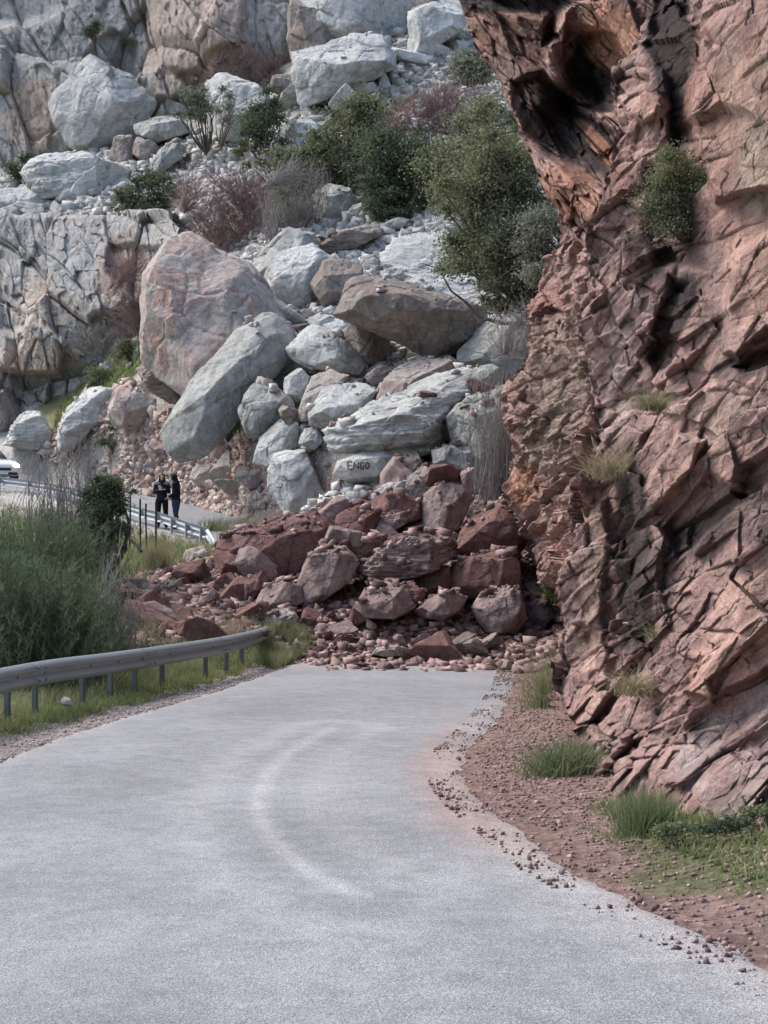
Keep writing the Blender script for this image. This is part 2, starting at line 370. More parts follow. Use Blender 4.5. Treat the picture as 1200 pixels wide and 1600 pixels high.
def height(X, Y):
    X = np.asarray(X, float).ravel(); Y = np.asarray(Y, float).ravel()
    cx = np.clip(X, -58, 42); cy = np.clip(Y, -14, 130)
    z = hgt(np.c_[cx, cy]); z = np.clip(z, -14, 70)
    n = fbm(np.c_[X*.5, Y*.5, 0*X], 4, 11); 
    off, ii = roadq(X, Y); yy = RD[ii, 1]; xx = RD[ii, 0]
    far = np.minimum(np.maximum(off-wr[ii], -off-wl[ii]), 40)
    vis = np.maximum(1-sstep(30.5, 33.5, yy), sstep(44.3, 46.5, yy))
    fall = np.where(yy < 35, 1.1, .7)
    wgt = (1-sstep(0.1, 1., np.clip(far, 0, 40)/fall))*vis
    rough = .05+.35*sstep(36, 52, Y)
    z = z+n*rough*(1-wgt)
    z = z*(1-wgt)+(RD[ii, 2]-.035)*wgt
    return z
gx = np.r_[-900, -600, -400, -260, -180, -130, -100, -80, -68, np.arange(-60, -32, 1.2), np.arange(-32, -8, .3), np.arange(-8, 6, .16), np.arange(6, 36, .35), 38, 42, 48, 60, 80, 120, 200, 350, 600, 900]
gy = np.r_[-900, -500, -300, -150, -80, -45, -30, -22, -16, np.arange(-14, 6, .8), np.arange(6, 56, .17), np.arange(56, 104, .3), np.arange(104, 130, 1.5), 135, 150, 180, 240, 350, 600, 1000]
GX, GY = np.meshgrid(gx, gy); HZ = height(GX, GY).reshape(GX.shape)
def ground(X, Y):
    X = np.asarray(X, float); Y = np.asarray(Y, float)
    i = np.clip(np.searchsorted(gx, X)-1, 0, len(gx)-2); j = np.clip(np.searchsorted(gy, Y)-1, 0, len(gy)-2)
    u = (X-gx[i])/(gx[i+1]-gx[i]); v = (Y-gy[j])/(gy[j+1]-gy[j])
    return HZ[j, i]*(1-u)*(1-v)+HZ[j, i+1]*u*(1-v)+HZ[j+1, i]*(1-u)*v+HZ[j+1, i+1]*u*v
def rayd(px, py, lo=8., hi=125.):
    """distance at which the line of sight through a pixel meets the ground"""
    d = np.arange(lo, hi, .1); q = P(px, py, d); b = ground(q[:, 0], q[:, 1]) >= q[:, 2]
    return float(d[b.argmax()]) if b.any() else hi
V = np.stack([GX.ravel(), GY.ravel(), HZ.ravel()], -1)
ppx, ppy = proj(V); ppx = np.where(V[:, 1] > 4, ppx, -999)
n1 = fbm(V*.35, 4, 3); n2 = fbm(V*1.3, 4, 5); jx = ppx+18*n2; jy = ppy+14*n1
soil = np.array([.17, .145, .115]); green = np.array([.15, .15, .085]); redd = np.array([.19, .105, .088]); pale = np.array([.34, .325, .30]); tan = np.array([.36, .29, .25]); grav = np.array([.27, .24, .235]); drk = np.array([.11, .10, .09])
off, ii = roadq(V[:, 0], V[:, 1]); yy = RD[ii, 1]
C = np.tile(soil, (len(V), 1))
def lay(mask, c):
    global C
    mask = np.clip(mask, 0, 1)[:, None]; C = C*(1-mask)+np.asarray(c)*mask
lay(sstep(-.15, .25, n1), green*.9)
lay(sstep(44, 50, V[:, 1]), pale)                                                     # talus
lay(sstep(-6, 6, sdpoly(jx, jy, [(150, 810), (210, 640), (300, 640), (520, 700), (560, 800), (380, 830)])), tan)
lay(.85*sstep(-6, 6, sdpoly(jx, jy, [(225, 700), (230, 650), (290, 640), (250, 720)])), (.33, .17, .13))
lay(sstep(-8, 8, sdpoly(jx, jy, [(60, 700), (60, 620), (230, 510), (262, 540), (160, 640), (110, 720)])), green)
lay(sstep(-8, 8, sdpoly(jx, jy, [(120, 1020), (130, 960), (250, 900), (330, 880), (345, 840), (500, 780), (600, 740), (760, 720), (880, 740), (900, 1060), (600, 1045), (440, 1040), (300, 1045)])), redd)
lay(sstep(-6, 6, sdpoly(jx, jy, [(-100, 860), (0, 800), (100, 806), (200, 826), (330, 858), (345, 872), (250, 905), (150, 950), (80, 1010), (-200, 1050)])), green*1.0)
near = (V[:, 1] < 36)
fr = off-wr[ii]; fl = -off-wl[ii]
lay(near*(yy < 33)*sstep(-.6, -.1, fr+.1*n2), np.array([.21, .145, .128]))            # red gravel beside the right edge
lay(near*(yy < 33)*sstep(-.2, .1, fl)*(1-sstep(.5, .75, fl+.2*n2)), grav)
lay(near*(yy < 33)*sstep(.5, .8, fl+.2*n2)*(V[:, 0] < 0), green*.8)
lay(near*sstep(-5, 5, sdpoly(jx, jy, [(1000, 1400), (980, 1290), (1240, 1240), (1400, 1400), (1200, 1400)])), green*.8)
t = NT('ground'); a = t.attr('tint'); v = t.coord(world=True)
nf = t.noise(v, 9, 8, .75); nm = t.noise(v, 1.2, 6, .65); vo = t.voro(v, 14., 'F1', 'Color')
c = t.mix(1., a.outputs['Color'], t.ramp(nf, [(.3, .55), (.5, 1.), (.7, 1.5)]), 'MULTIPLY')
c = t.mix(.6, c, t.ramp(nm, [(.3, .7), (.7, 1.3)]), 'MULTIPLY'); c = t.mix(.35, c, t.ramp(t.math('ADD', 0., vo), [(.1, .5), (.9, 1.6)]), 'MULTIPLY')
nb = t.bump(nf, .8, .08); nb = t.bump(t.voro(v, 14.), .7, .04, nb); t.bsdf(c, .95, nb, spec=.1)
M['ground'] = t.m
tag(link('ground', npmesh('ground', V, [gridfaces(len(gy), len(gx))], M['ground'], attr={'tint': C})), 'soil, gravel and grassed hillside under the road and rockslide', kind='structure')
# ------------------------------------------------------------------ road
nl = 64; uu = np.linspace(0, 1, nl)
keep = np.ones(len(RD), bool)
lat = -wl[:, None]+(wl+wr)[:, None]*uu[None]
ea = fbm(np.c_[RD[:, :2]*1.7, 0*wl], 3, 77)*.14; eb = fbm(np.c_[RD[:, :2]*1.7, 5+0*wl], 3, 78)*.16
lat = lat-(1-uu)[None]**6*ea[:, None]+uu[None]**6*eb[:, None]
XY = RD[:, None, :2]+RDN[:, None]*lat[..., None]
ed = np.minimum(uu, 1-uu)[None]*(wl+wr)[:, None]
Z = RD[:, None, 2]+.0-.03*(1-sstep(0, .12, ed))+.012*fbm(np.c_[XY.reshape(-1, 2)*.4, np.zeros(XY.shape[0]*nl)], 3, 9).reshape(XY.shape[:2])
RV = np.c_[XY.reshape(-1, 2), Z.ravel()]
px_, py_ = proj(RV); px_ = np.where(RV[:, 1] > 3, px_, -999); q2 = fbm(RV*2.2, 4, 21); q1 = fbm(RV*.6, 3, 22)
rc = np.tile(np.array([.195, .202, .216]), (len(RV), 1))*(1+.10*q1[:, None])
def rl(mask, c):
    global rc
    mask = np.clip(mask, 0, 1)[:, None]; rc = rc*(1-mask)+np.asarray(c)*mask
# scuffed pale arc left by turning tyres, dusty wheel tracks, red dust washed in from the right verge
arc = P([520, 455, 418, 404, 412, 440, 490, 560], [1138, 1175, 1212, 1255, 1290, 1325, 1365, 1400], 1); 
arcw = []
for x, y in zip([520, 455, 418, 404, 412, 440, 490, 560], [1138, 1175, 1212, 1255, 1290, 1325, 1365, 1400]):
    d = 1.9/((y-800)/FPX+GS); arcw.append(((x-600)/FPX*d, d))
arcw = catmull(np.array(arcw), 12); da = np.full(len(RV), 9.)
for i in range(len(arcw)): da = np.minimum(da, np.hypot(RV[:, 0]-arcw[i, 0], (RV[:, 1]-arcw[i, 1])*.6))
rl(.40*np.exp(-(da/.08)**2)*(.8+.7*q2), (.48, .48, .49))
rl(.16*np.exp(-((da-.5)/.2)**2), (.44, .44, .45))
latf = lat.ravel(); rl(.30*np.exp(-((latf+1.1)/.32)**2)+.25*np.exp(-((latf-.6)/.32)**2), (.17, .175, .185))
rl(.5*sstep(.25, .6, q1)*sstep(-.1, .3, q2), (.31, .305, .30))
rl(.30*sstep(1.0, 1.9, latf+.3*q2)*(RV[:, 1] < 12), (.44, .42, .40))
rl(.85*sstep(-40, 45, sdpoly(px_+50*q2, py_+30*q2, [(635, 1200), (720, 1120), (860, 1350), (760, 1325), (680, 1285)]))*(.9+.7*fbm(RV*6, 4, 23)), (.235, .165, .148))
rl(.5*sstep(-10, 16, sdpoly(px_+20*q2, py_+8*q1, [(560, 1050), (440, 1048), (470, 1020), (820, 1020), (800, 1060), (650, 1046)])), (.26, .21, .20))
rl(.5*(1-sstep(.0, .35, ed.ravel()+.15*q2)), (.30, .27, .26))
t = NT('asphalt'); a = t.attr('tint'); v = t.coord(world=True)
n1_ = t.noise(v, 95, 2, .8); n2_ = t.noise(v, 5, 6, .6); n3_ = t.noise(v, .5, 4, .6); vo = t.voro(v, 105., 'F1', 'Color')
c = t.mix(1., a.outputs['Color'], t.ramp(n1_, [(.36, .6), (.5, 1.0), (.62, 1.42)]), 'MULTIPLY')
c = t.mix(.5, c, t.ramp(vo, [(.1, .45), (.8, 1.5)]), 'MULTIPLY')
c = t.mix(.8, c, t.ramp(n2_, [(.3, .8), (.7, 1.2)]), 'MULTIPLY'); c = t.mix(.9, c, t.ramp(n3_, [(.3, .82), (.7, 1.18)]), 'MULTIPLY')
nb = t.bump(t.voro(v, 105.), .8, .006); nb = t.bump(n1_, .5, .008, nb); t.bsdf(c, .85, nb, spec=.3)
M['asphalt'] = t.m
tag(link('road', npmesh('road', RV, [gridfaces(len(RD), nl, True)], M['asphalt'], attr={'tint': rc})), 'worn grey asphalt mountain road bending behind the slide', kind='structure')
# ------------------------------------------------------------------ cliffs
def relief(name, label, left, right, rows, dctrl, mat, disp, feats=(), tint=None, n=(500, 300), wrap=(4, 0, 0), bottom=None, lam=2e-3, kind='structure', ddir=(-.4, -.9, .1), dm=15.):
    """rock face: a dense sheet whose distance from the camera is interpolated from measured points;
    left/right: outline (py -> px); wrap: how far the side and the top run back into the hill"""
    nr, nc = n
    py = np.linspace(rows[0], rows[1], nr); u = np.linspace(0, 1, nc)
    L = np.interp(py, [a for a, b in left], [b for a, b in left])+4*fbm(np.c_[py/45, 0*py, 0*py], 3, 41); Rr = np.interp(py, [a for a, b in right], [b for a, b in right])
    PX = L[:, None]+(Rr-L)[:, None]*u[None]; PY = np.repeat(py[:, None], nc, 1)
    dc = np.array(dctrl, float); f = tps(dc[:, :2], dc[:, 2], lam)
    D = f(np.c_[PX.ravel(), PY.ravel()]).reshape(nr, nc)
    x = PX.ravel(); y = PY.ravel(); jx = x+7*fbm(np.c_[x/40, y/40, 0*x], 4, 61); jy = y+7*fbm(np.c_[x/40, y/40, 0*x+9], 4, 62)
    for amp, w0, w1, poly in feats:
        D += (amp*sstep(w0, w1, sdpoly(jx, jy, poly))).reshape(nr, nc)
    G = P(PX, PY, D); HX = (PX-600)/FPX*dm; HZ = (800-PY)/FPX*dm
    if wrap[0]:                                   # left side returns into the hill
        k = 26; s = np.linspace(1, 0, k)[:-1]
        ret = G[:, :1]+np.stack([.35*wrap[0]*s**1.5, wrap[0]*s**1.2, 0*s], -1)[None]; G = np.concatenate([ret, G], 1); HX = np.concatenate([HX[:, :1]-wrap[0]*s[None]**1.2, HX], 1); HZ = np.concatenate([np.repeat(HZ[:, :1], k-1, 1), HZ], 1)
    if wrap[1]:                                   # right side
        s = np.linspace(0, 1, 14)[1:]; HX = np.concatenate([HX, HX[:, -1:]+wrap[1]*s[None]], 1); HZ = np.concatenate([HZ, np.repeat(HZ[:, -1:], 13, 1)], 1); G = np.concatenate([G, G[:, -1:]+np.stack([-.2*wrap[1]*s, wrap[1]*s, 0*s], -1)[None]], 1)
    if wrap[2]:
        s = np.linspace(1, 0, 26)[:-1]; ret = G[:1]+np.stack([0*s, wrap[2]*s, .12*wrap[2]*s**.5], -1)[:, None]; G = np.concatenate([ret, G], 0); HZ = np.concatenate([HZ[:1]+wrap[2]*s[:, None], HZ], 0); HX = np.concatenate([np.repeat(HX[:1], 25, 0), HX], 0)
    du = np.gradient(G, axis=1); dv = np.gradient(G, axis=0); N = np.cross(du, dv); N /= np.linalg.norm(N, axis=2, keepdims=True)+1e-9
    c = G[N.shape[0]//2, N.shape[1]//2]
    if (N[N.shape[0]//2, N.shape[1]//2]*(np.array([0, 0, CAM_H])-c)).sum() < 0: N = -N; flip = True
    else: flip = False
    Vv = G.reshape(-1, 3); Nn = N.reshape(-1, 3)
    dd_ = np.array(ddir, float); dd_ /= np.linalg.norm(dd_); Vv = Vv+dd_*disp(HX.ravel(), HZ.ravel(), proj(Vv)[0])[:, None]
    qx, qy = proj(Vv); tc = np.ones((len(Vv), 3))
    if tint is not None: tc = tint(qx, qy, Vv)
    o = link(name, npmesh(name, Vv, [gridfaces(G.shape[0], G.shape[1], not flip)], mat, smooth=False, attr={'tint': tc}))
    tag(o, label, kind=kind); return o
def rotm(ax, deg):
    return np.array(Matrix.Rotation(R(deg), 3, ax))
BED = rotm('Y', 44)                              # bedding climbs to the right
def saw(x, k=.8):
    f = x-np.floor(x); return np.where(f < k, f/k, (1-f)/(1-k))
def slabs(a, b, fa, fb, seed, tilt, step, crack=.0, cw=.05, warp=.12):
    """broken plates: in bedding coordinates every plate is flat, tilted its own way and stands proud or back"""
    p = np.stack([a*fa, b*fb, np.full(len(a), seed*.37+.5)], -1); p[:, 0] += warp*3*perlin(p*.6, seed+1); p[:, 1] += warp*3*perlin(p*.6+4, seed+2)+warp*.6*perlin(p*2.7, seed+3)
    return facet(p, seed, tilt, step, crack, cw)
def disp_red(hx, hz, x, big=1., ang=44):
    c, s_ = math.cos(R(ang)), math.sin(R(ang)); a = hx*c+hz*s_; b = -hx*s_+hz*c; p2_ = np.stack([hx, hz, 0*hx], -1)
    r = sstep(-.35, .4, fbm(p2_*.6, 3, 15)+np.clip((1050-x)/260, -.45, .5))
    d = .46*big*slabs(a, b, .28, .62, 3, .55, .45)+.24*slabs(a, b, .62, 1.5, 4, .6, .5)
    d += (.06+.10*r)*slabs(a, b, 1.5, 4.2, 5, .65, .6, .3)+(.018+.045*r)*slabs(a, b, 4.0, 10., 6, .7, .6, .3)
    z = b*3.4+1.1*fbm(p2_*1.1, 4, 19)+.25*fbm(p2_*6, 3, 29); hh = hf(_h(np.floor(z), 0*z, 0*z, 6), 1)
    d += (.02+.13*hh*r)*saw(z, .9)
    return d+(.02+.03*r)*fbm(np.stack([a*4, b*9, 0*a], -1), 5, 12, .6, True)
blob = lambda x, y, cx, cy, rx, ry, a=0: np.exp(-((((x-cx)*math.cos(R(a))+(y-cy)*math.sin(R(a)))/rx)**2+((-(x-cx)*math.sin(R(a))+(y-cy)*math.cos(R(a)))/ry)**2))
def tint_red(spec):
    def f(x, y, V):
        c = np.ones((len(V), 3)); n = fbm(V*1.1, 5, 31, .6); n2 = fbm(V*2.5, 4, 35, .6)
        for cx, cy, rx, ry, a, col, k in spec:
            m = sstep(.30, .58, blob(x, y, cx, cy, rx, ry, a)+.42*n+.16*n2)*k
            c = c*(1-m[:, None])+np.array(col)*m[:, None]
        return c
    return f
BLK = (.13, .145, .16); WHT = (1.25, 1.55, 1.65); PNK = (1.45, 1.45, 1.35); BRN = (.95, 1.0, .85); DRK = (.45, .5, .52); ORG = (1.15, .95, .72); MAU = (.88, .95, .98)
# near buttress on the right
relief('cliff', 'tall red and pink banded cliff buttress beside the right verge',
 [(-400, 1030), (0, 1010), (60, 985), (100, 968), (150, 962), (200, 975), (300, 948), (365, 925), (400, 918), (470, 922), (600, 925), (700, 930), (760, 915), (850, 905), (920, 893), (1000, 895), (1080, 885), (1150, 905), (1240, 925), (1400, 935)],
 [(-400, 1560), (1400, 1560)], (-400, 1400),
 [(1030, -400, 20), (1250, -400, 15), (1560, -400, 11), (1010, 0, 18), (1100, 0, 15), (1200, 0, 13), (1560, 0, 10), (975, 180, 17), (1100, 200, 14.6), (1200, 200, 12.6), (1560, 200, 9.6), (920, 400, 17), (1050, 400, 15), (1200, 420, 12.4), (1560, 400, 9.4),
  (925, 600, 16.5), (1050, 620, 14.2), (1200, 650, 12.2), (1560, 600, 9.2), (930, 700, 16), (910, 850, 17), (1000, 850, 14.8), (1100, 850, 13.2), (1200, 850, 12), (895, 950, 17.5), (1560, 850, 9), (895, 1000, 17.6), (1000, 1000, 14.2), (1200, 1020, 11.6), (885, 1080, 17.5), (940, 1150, 14.6), (1050, 1150, 12.8), (1200, 1180, 11),
  (925, 1230, 14.0), (1000, 1280, 12.2), (1080, 1310, 11.3), (1200, 1310, 10.7), (1560, 1200, 8.6), (1560, 1340, 8.1), (935, 1400, 13.5), (1200, 1400, 10.4), (1560, 1400, 8)], M['cliff_red'], disp_red,
 feats=[(.45, -6, 12, [(955, 750), (1010, 735), (1030, 830), (1010, 900), (1015, 1050), (960, 1065), (955, 960), (968, 880)]),
  (-.8, -3, 9, [(1132, 500), (1160, 400), (1260, 320), (1600, 320), (1600, 480), (1260, 500), (1200, 515), (1150, 560), (1128, 550)]), (.35, -3, 10, [(1140, 572), (1210, 525), (1600, 500), (1600, 590), (1200, 590)]),
  (-.55, -3, 8, [(1080, 170), (1100, 60), (1200, -20), (1600, -20), (1600, 320), (1200, 310), (1130, 330), (1095, 270)]), (.8, -4, 8, [(1045, -10), (1068, 0), (1105, 45), (1130, 85), (1122, 92), (1085, 60)]),
  (.45, -5, 12, [(1012, -60), (1075, -60), (1085, 120), (1080, 220), (1050, 240), (1040, 120), (1012, 80)]), (-.4, -2, 6, [(962, 150), (1040, 110), (1055, 175), (1010, 200), (985, 190)]),
  (.5, -5, 14, [(1010, 260), (1070, 240), (1095, 300), (1130, 350), (1120, 430), (1040, 430), (1005, 340)]), (-.35, -2, 5, [(930, 470), (1040, 375), (1060, 400), (950, 480), (935, 500)]), (.35, -3, 12, [(1010, 560), (1060, 440), (1085, 450), (1050, 570), (1020, 590)]),
  (-.45, -2, 7, [(1005, 790), (1080, 690), (1120, 700), (1100, 745), (1040, 810), (1010, 830)]), (.35, -3, 10, [(1050, 830), (1130, 745), (1190, 790), (1130, 830), (1070, 880)]),
  (-.3, -2, 6, [(1070, 1080), (1180, 975), (1260, 940), (1260, 1010), (1110, 1095)]), (-.25, -2, 6, [(1050, 1110), (1110, 1060), (1115, 1100), (1065, 1140)]), (-.22, -3, 14, [(1030, 1225), (1150, 1130), (1300, 1010), (1300, 1080), (1120, 1190), (1060, 1235)]),
  (-.15, -3, 14, [(1090, 1310), (1130, 1240), (1300, 1180), (1400, 1300)])],
 tint=tint_red([(1100, 500, 260, 900, 0, (1.02, 1.02, 1.), .4), (975, 560, 40, 220, 0, MAU, .7), (960, 500, 60, 120, 0, (1.0, 1.05, 1.1), .5), (1045, 60, 42, 130, -4, BLK, 1), (1065, 190, 22, 60, 0, BLK, .9), (1060, 400, 80, 60, 0, DRK, .7), (1050, 500, 26, 95, 30, BLK, .95), (990, 880, 34, 170, 0, BLK, .9),  # black blobs: real stain, plus shade painted into the gully and recesses
  (1080, 840, 90, 34, -35, DRK, .8), (1165, 800, 60, 50, -20, DRK, .8), (1160, 570, 60, 24, -20, DRK, .9), (1150, 1150, 130, 70, -42, WHT, .85), (1150, 1030, 90, 50, -35, PNK, .8), (1180, 420, 60, 90, 0, (1.25, 1.2, 1.1), .7), (1120, 200, 60, 120, 0, (1.2, 1.1, 1.), .6), (1180, 250, 30, 90, 0, (1., 1.25, 1.1), .7),  # the dark blob below the ledge paints the ledge's shadow
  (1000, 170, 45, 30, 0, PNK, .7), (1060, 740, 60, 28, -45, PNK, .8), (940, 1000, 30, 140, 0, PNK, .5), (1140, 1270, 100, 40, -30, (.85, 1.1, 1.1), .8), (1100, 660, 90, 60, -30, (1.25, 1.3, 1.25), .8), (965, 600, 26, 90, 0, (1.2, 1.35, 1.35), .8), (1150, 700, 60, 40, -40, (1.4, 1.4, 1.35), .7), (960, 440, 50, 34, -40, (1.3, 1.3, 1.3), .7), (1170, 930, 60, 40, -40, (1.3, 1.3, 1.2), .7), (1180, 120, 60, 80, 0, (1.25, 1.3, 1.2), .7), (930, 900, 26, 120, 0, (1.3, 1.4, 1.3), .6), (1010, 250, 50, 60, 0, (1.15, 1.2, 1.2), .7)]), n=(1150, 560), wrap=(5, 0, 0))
# farther spur between the slide and the buttress
relief('cliff', 'darker red brown cliff spur behind the buttress, where the slide ends',
 [(300, 880), (420, 870), (450, 850), (480, 836), (560, 825), (620, 808), (700, 800), (760, 796), (800, 822), (840, 838), (880, 848), (930, 862), (990, 872), (1030, 872), (1060, 880), (1140, 892)],
 [(300, 1010), (1140, 1010)], (300, 1140),
 [(880, 300, 34), (1010, 300, 22), (870, 430, 36), (950, 430, 24), (836, 480, 36.5), (825, 560, 37), (900, 560, 28), (800, 700, 38), (870, 700, 31), (950, 700, 22), (1010, 700, 19), (796, 760, 38.5), (850, 850, 35.5), (900, 850, 26), (1000, 850, 19), (870, 980, 35), (900, 980, 25), (870, 1030, 32), (900, 1060, 22), (890, 1140, 21), (1010, 1100, 17)],
 M['cliff_red'], disp_red, feats=[(-.8, -6, 10, [(835, 540), (880, 470), (920, 440), (925, 470), (870, 540), (850, 570)]), (1., -8, 16, [(812, 720), (840, 715), (848, 760), (830, 765)]), (-.8, -6, 14, [(860, 900), (890, 870), (900, 1000), (872, 960)])],
 tint=tint_red([(860, 600, 60, 150, 0, (.78, .85, .80), .8), (870, 650, 40, 120, 30, (.8, .95, .9), .6), (820, 760, 30, 40, 0, ORG, .8), (880, 850, 40, 90, 0, (1.15, 1.05, .95), .6), (905, 1100, 40, 90, 0, (1.1, 1.15, 1.), .6), (850, 470, 40, 30, 0, (.75, .6, .6), .8)]), n=(640, 260), wrap=(9, 0, 0), ddir=(-.75, -.65, .1), dm=30.)
# overhanging roof of rock
def disp_over(hx, hz, x): return disp_red(hx, hz, x+80, 1.0, -52)
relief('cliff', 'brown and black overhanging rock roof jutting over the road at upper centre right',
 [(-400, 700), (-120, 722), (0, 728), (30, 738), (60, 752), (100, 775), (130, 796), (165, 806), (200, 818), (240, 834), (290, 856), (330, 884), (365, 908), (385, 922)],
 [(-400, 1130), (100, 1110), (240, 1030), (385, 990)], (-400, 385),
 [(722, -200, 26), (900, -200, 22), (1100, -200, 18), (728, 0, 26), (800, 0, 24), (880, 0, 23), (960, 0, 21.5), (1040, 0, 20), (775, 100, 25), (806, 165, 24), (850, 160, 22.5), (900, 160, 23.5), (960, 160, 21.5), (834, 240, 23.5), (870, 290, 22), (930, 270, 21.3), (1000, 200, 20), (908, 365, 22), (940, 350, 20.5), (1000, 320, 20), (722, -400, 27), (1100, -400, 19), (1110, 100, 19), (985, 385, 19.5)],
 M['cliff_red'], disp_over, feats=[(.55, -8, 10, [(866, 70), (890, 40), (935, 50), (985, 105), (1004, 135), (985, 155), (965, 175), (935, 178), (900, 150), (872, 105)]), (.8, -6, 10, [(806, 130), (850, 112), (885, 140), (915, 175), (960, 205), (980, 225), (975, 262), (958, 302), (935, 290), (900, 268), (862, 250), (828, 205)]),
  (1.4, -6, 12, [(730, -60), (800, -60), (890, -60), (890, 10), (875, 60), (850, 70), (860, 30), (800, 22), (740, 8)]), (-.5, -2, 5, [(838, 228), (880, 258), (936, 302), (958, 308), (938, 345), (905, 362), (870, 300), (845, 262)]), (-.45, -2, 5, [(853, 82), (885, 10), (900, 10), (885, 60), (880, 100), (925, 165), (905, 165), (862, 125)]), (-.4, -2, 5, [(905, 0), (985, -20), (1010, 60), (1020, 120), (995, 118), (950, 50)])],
 tint=tint_red([(800, 60, 70, 120, 0, (.85, .78, .72), .8), (930, 110, 62, 52, 40, BLK, 1), (900, 210, 52, 88, -52, BLK, 1), (860, 165, 46, 40, 0, BLK, .9), (800, 0, 110, 26, 0, BLK, 1), (960, 60, 50, 70, -30, ORG, .85), (890, 300, 42, 52, -40, (1.1, .9, .72), .9), (940, 230, 14, 60, -40, ORG, .8), (790, 100, 30, 30, 0, DRK, .7), (885, 60, 20, 70, 20, PNK, .6)]), n=(640, 430), wrap=(8, 0, 0), ddir=(-.35, -.9, -.15), dm=22.)  # black blobs in the recesses: painted shadow mixed with real black stain
def disp_grey(hx, hz, x):
    c, s_ = math.cos(R(14)), math.sin(R(14)); a = hx*c+hz*s_; b = -hx*s_+hz*c; p2_ = np.stack([hx, hz, 0*hx], -1)
    d = 2.0*slabs(a, b, .11, .06, 23, .6, .45, .3, .03)+.9*slabs(a, b, .30, .16, 24, .65, .5, .3, .04)+.26*slabs(a, b, .8, .40, 25, .7, .5, .25, .05)+.10*slabs(a, b, 2.2, 1.3, 26, .7, .5, .2, .08)
    return d+.25*fbm(p2_*np.array([1.2, .5, 1]), 6, 26, .62, True)
GREYT = tint_red([(280, 60, 60, 110, 0, (1.22, 1.03, .90), .8), (350, 40, 40, 90, 0, (1.2, 1.0, .88), .8), (50, 180, 50, 60, 0, (1.15, .95, .82), .8), (140, 60, 80, 60, 0, (.85, .9, .9), .7), (40, 20, 90, 26, -24, (1.5, 1.5, 1.4), .8), (420, 60, 40, 120, 0, (1.25, 1.25, 1.25), .7),
 (70, 480, 60, 60, 0, (1.15, 1.05, .92), .6), (130, 410, 60, 60, 0, (.85, .9, .95), .7), (190, 420, 45, 60, 0, (.85, .68, .62), .8), (60, 560, 70, 34, 0, (1.2, .98, .84), .8), (30, 620, 60, 40, 0, (.7, .65, .6), .7), (180, 520, 60, 40, 0, (.62, .62, .58), .8), (620, 20, 200, 80, 0, (1.1, 1.05, 1.), .5)])
relief('cliff', 'high grey and orange streaked limestone cliff closing the top of the view', [(-700, -320), (420, -320)], [(-700, 1150), (420, 1150)], (-700, 420),
 [(-900, -700, 125), (0, -700, 122), (600, -700, 120), (1500, -700, 110), (-900, 0, 112), (0, 0, 108), (250, 0, 103), (450, 0, 101), (600, 0, 104), (900, 0, 104), (1500, 0, 95), (-900, 300, 108), (0, 240, 103), (0, 300, 103), (150, 220, 101.5), (300, 140, 99.5), (300, 240, 100), (450, 100, 99), (450, 200, 104), (700, 60, 101), (0, 420, 106), (450, 420, 108), (900, 420, 100), (1500, 420, 90), (-900, 420, 108)],
 M['cliff_grey'], disp_grey, feats=[(3., -6, 10, [(-200, 60), (0, 42), (60, 22), (110, 0), (130, -40), (130, -200), (-200, -200)]), (-1.5, -4, 12, [(232, 20), (235, 100), (290, 112), (330, 110), (385, 90), (400, -60), (230, -60)]), (1.2, -5, 12, [(120, 90), (170, 30), (200, 40), (200, 130), (150, 100)]), (-1.4, -4, 10, [(205, 85), (240, 90), (275, 108), (290, 130), (262, 150), (235, 145), (208, 110)])],
 tint=GREYT, n=(640, 900), wrap=(0, 0, 30), ddir=(-.1, -1, .15), dm=100.)
relief('cliff', 'grey limestone cliff with blue grey stains below the left boulder shelf', [(338, -260), (700, -260)], [(338, 262), (352, 278), (450, 262), (560, 236), (640, 130), (700, 110)], (340, 700),
 [(-700, 345, 96), (-300, 345, 90), (0, 345, 84), (120, 345, 81), (230, 345, 77), (278, 352, 74), (0, 500, 80), (120, 480, 77.5), (250, 450, 72.5), (-300, 500, 87), (-700, 500, 92), (0, 640, 77.5), (130, 590, 77.3), (236, 560, 73.8), (-300, 660, 84), (-700, 700, 90), (0, 700, 78), (110, 700, 79)],
 M['cliff_grey'], disp_grey, feats=[(1.2, -6, 16, [(150, 500), (230, 470), (250, 520), (180, 570), (130, 560)]), (-1.2, -4, 10, [(0, 520), (60, 500), (110, 540), (100, 590), (40, 590), (0, 580)]), (1., -4, 10, [(170, 380), (262, 385), (255, 450), (200, 470), (168, 430)])],
 tint=GREYT, n=(520, 640), wrap=(0, 8, 12), ddir=(-.1, -1, .15), dm=78.)
# ------------------------------------------------------------------ boulders
_ico = {}
def ico(l):
    if l not in _ico:
        bm = bmesh.new(); bmesh.ops.create_icosphere(bm, subdivisions=l, radius=1); bm.verts.index_update()
        v = np.array([q.co[:] for q in bm.verts]); f = np.array([[q.index for q in p.verts] for p in bm.faces]); bm.free(); _ico[l] = (v/np.linalg.norm(v, axis=1, keepdims=True), f)
    return _ico[l]
def hull_planes(pts):
    bm = bmesh.new(); [bm.verts.new(p) for p in pts]; bmesh.ops.convex_hull(bm, input=bm.verts)
    bm.normal_update(); c = np.array([v.co[:] for v in bm.verts if v.link_faces]).mean(0); n = []; h = []
    for f in bm.faces:
        nn = np.array(f.normal[:]); hh = (np.array(f.calc_center_median()[:])-c)@nn
        if hh < 0: nn, hh = -nn, -hh
        if f.calc_area() > 1e-6 and not any((a@nn > .999 and abs(b-hh) < 1e-3) for a, b in zip(n, h)): n.append(nn); h.append(max(hh, .02))
    bm.free(); return c, np.array(n), np.array(h)
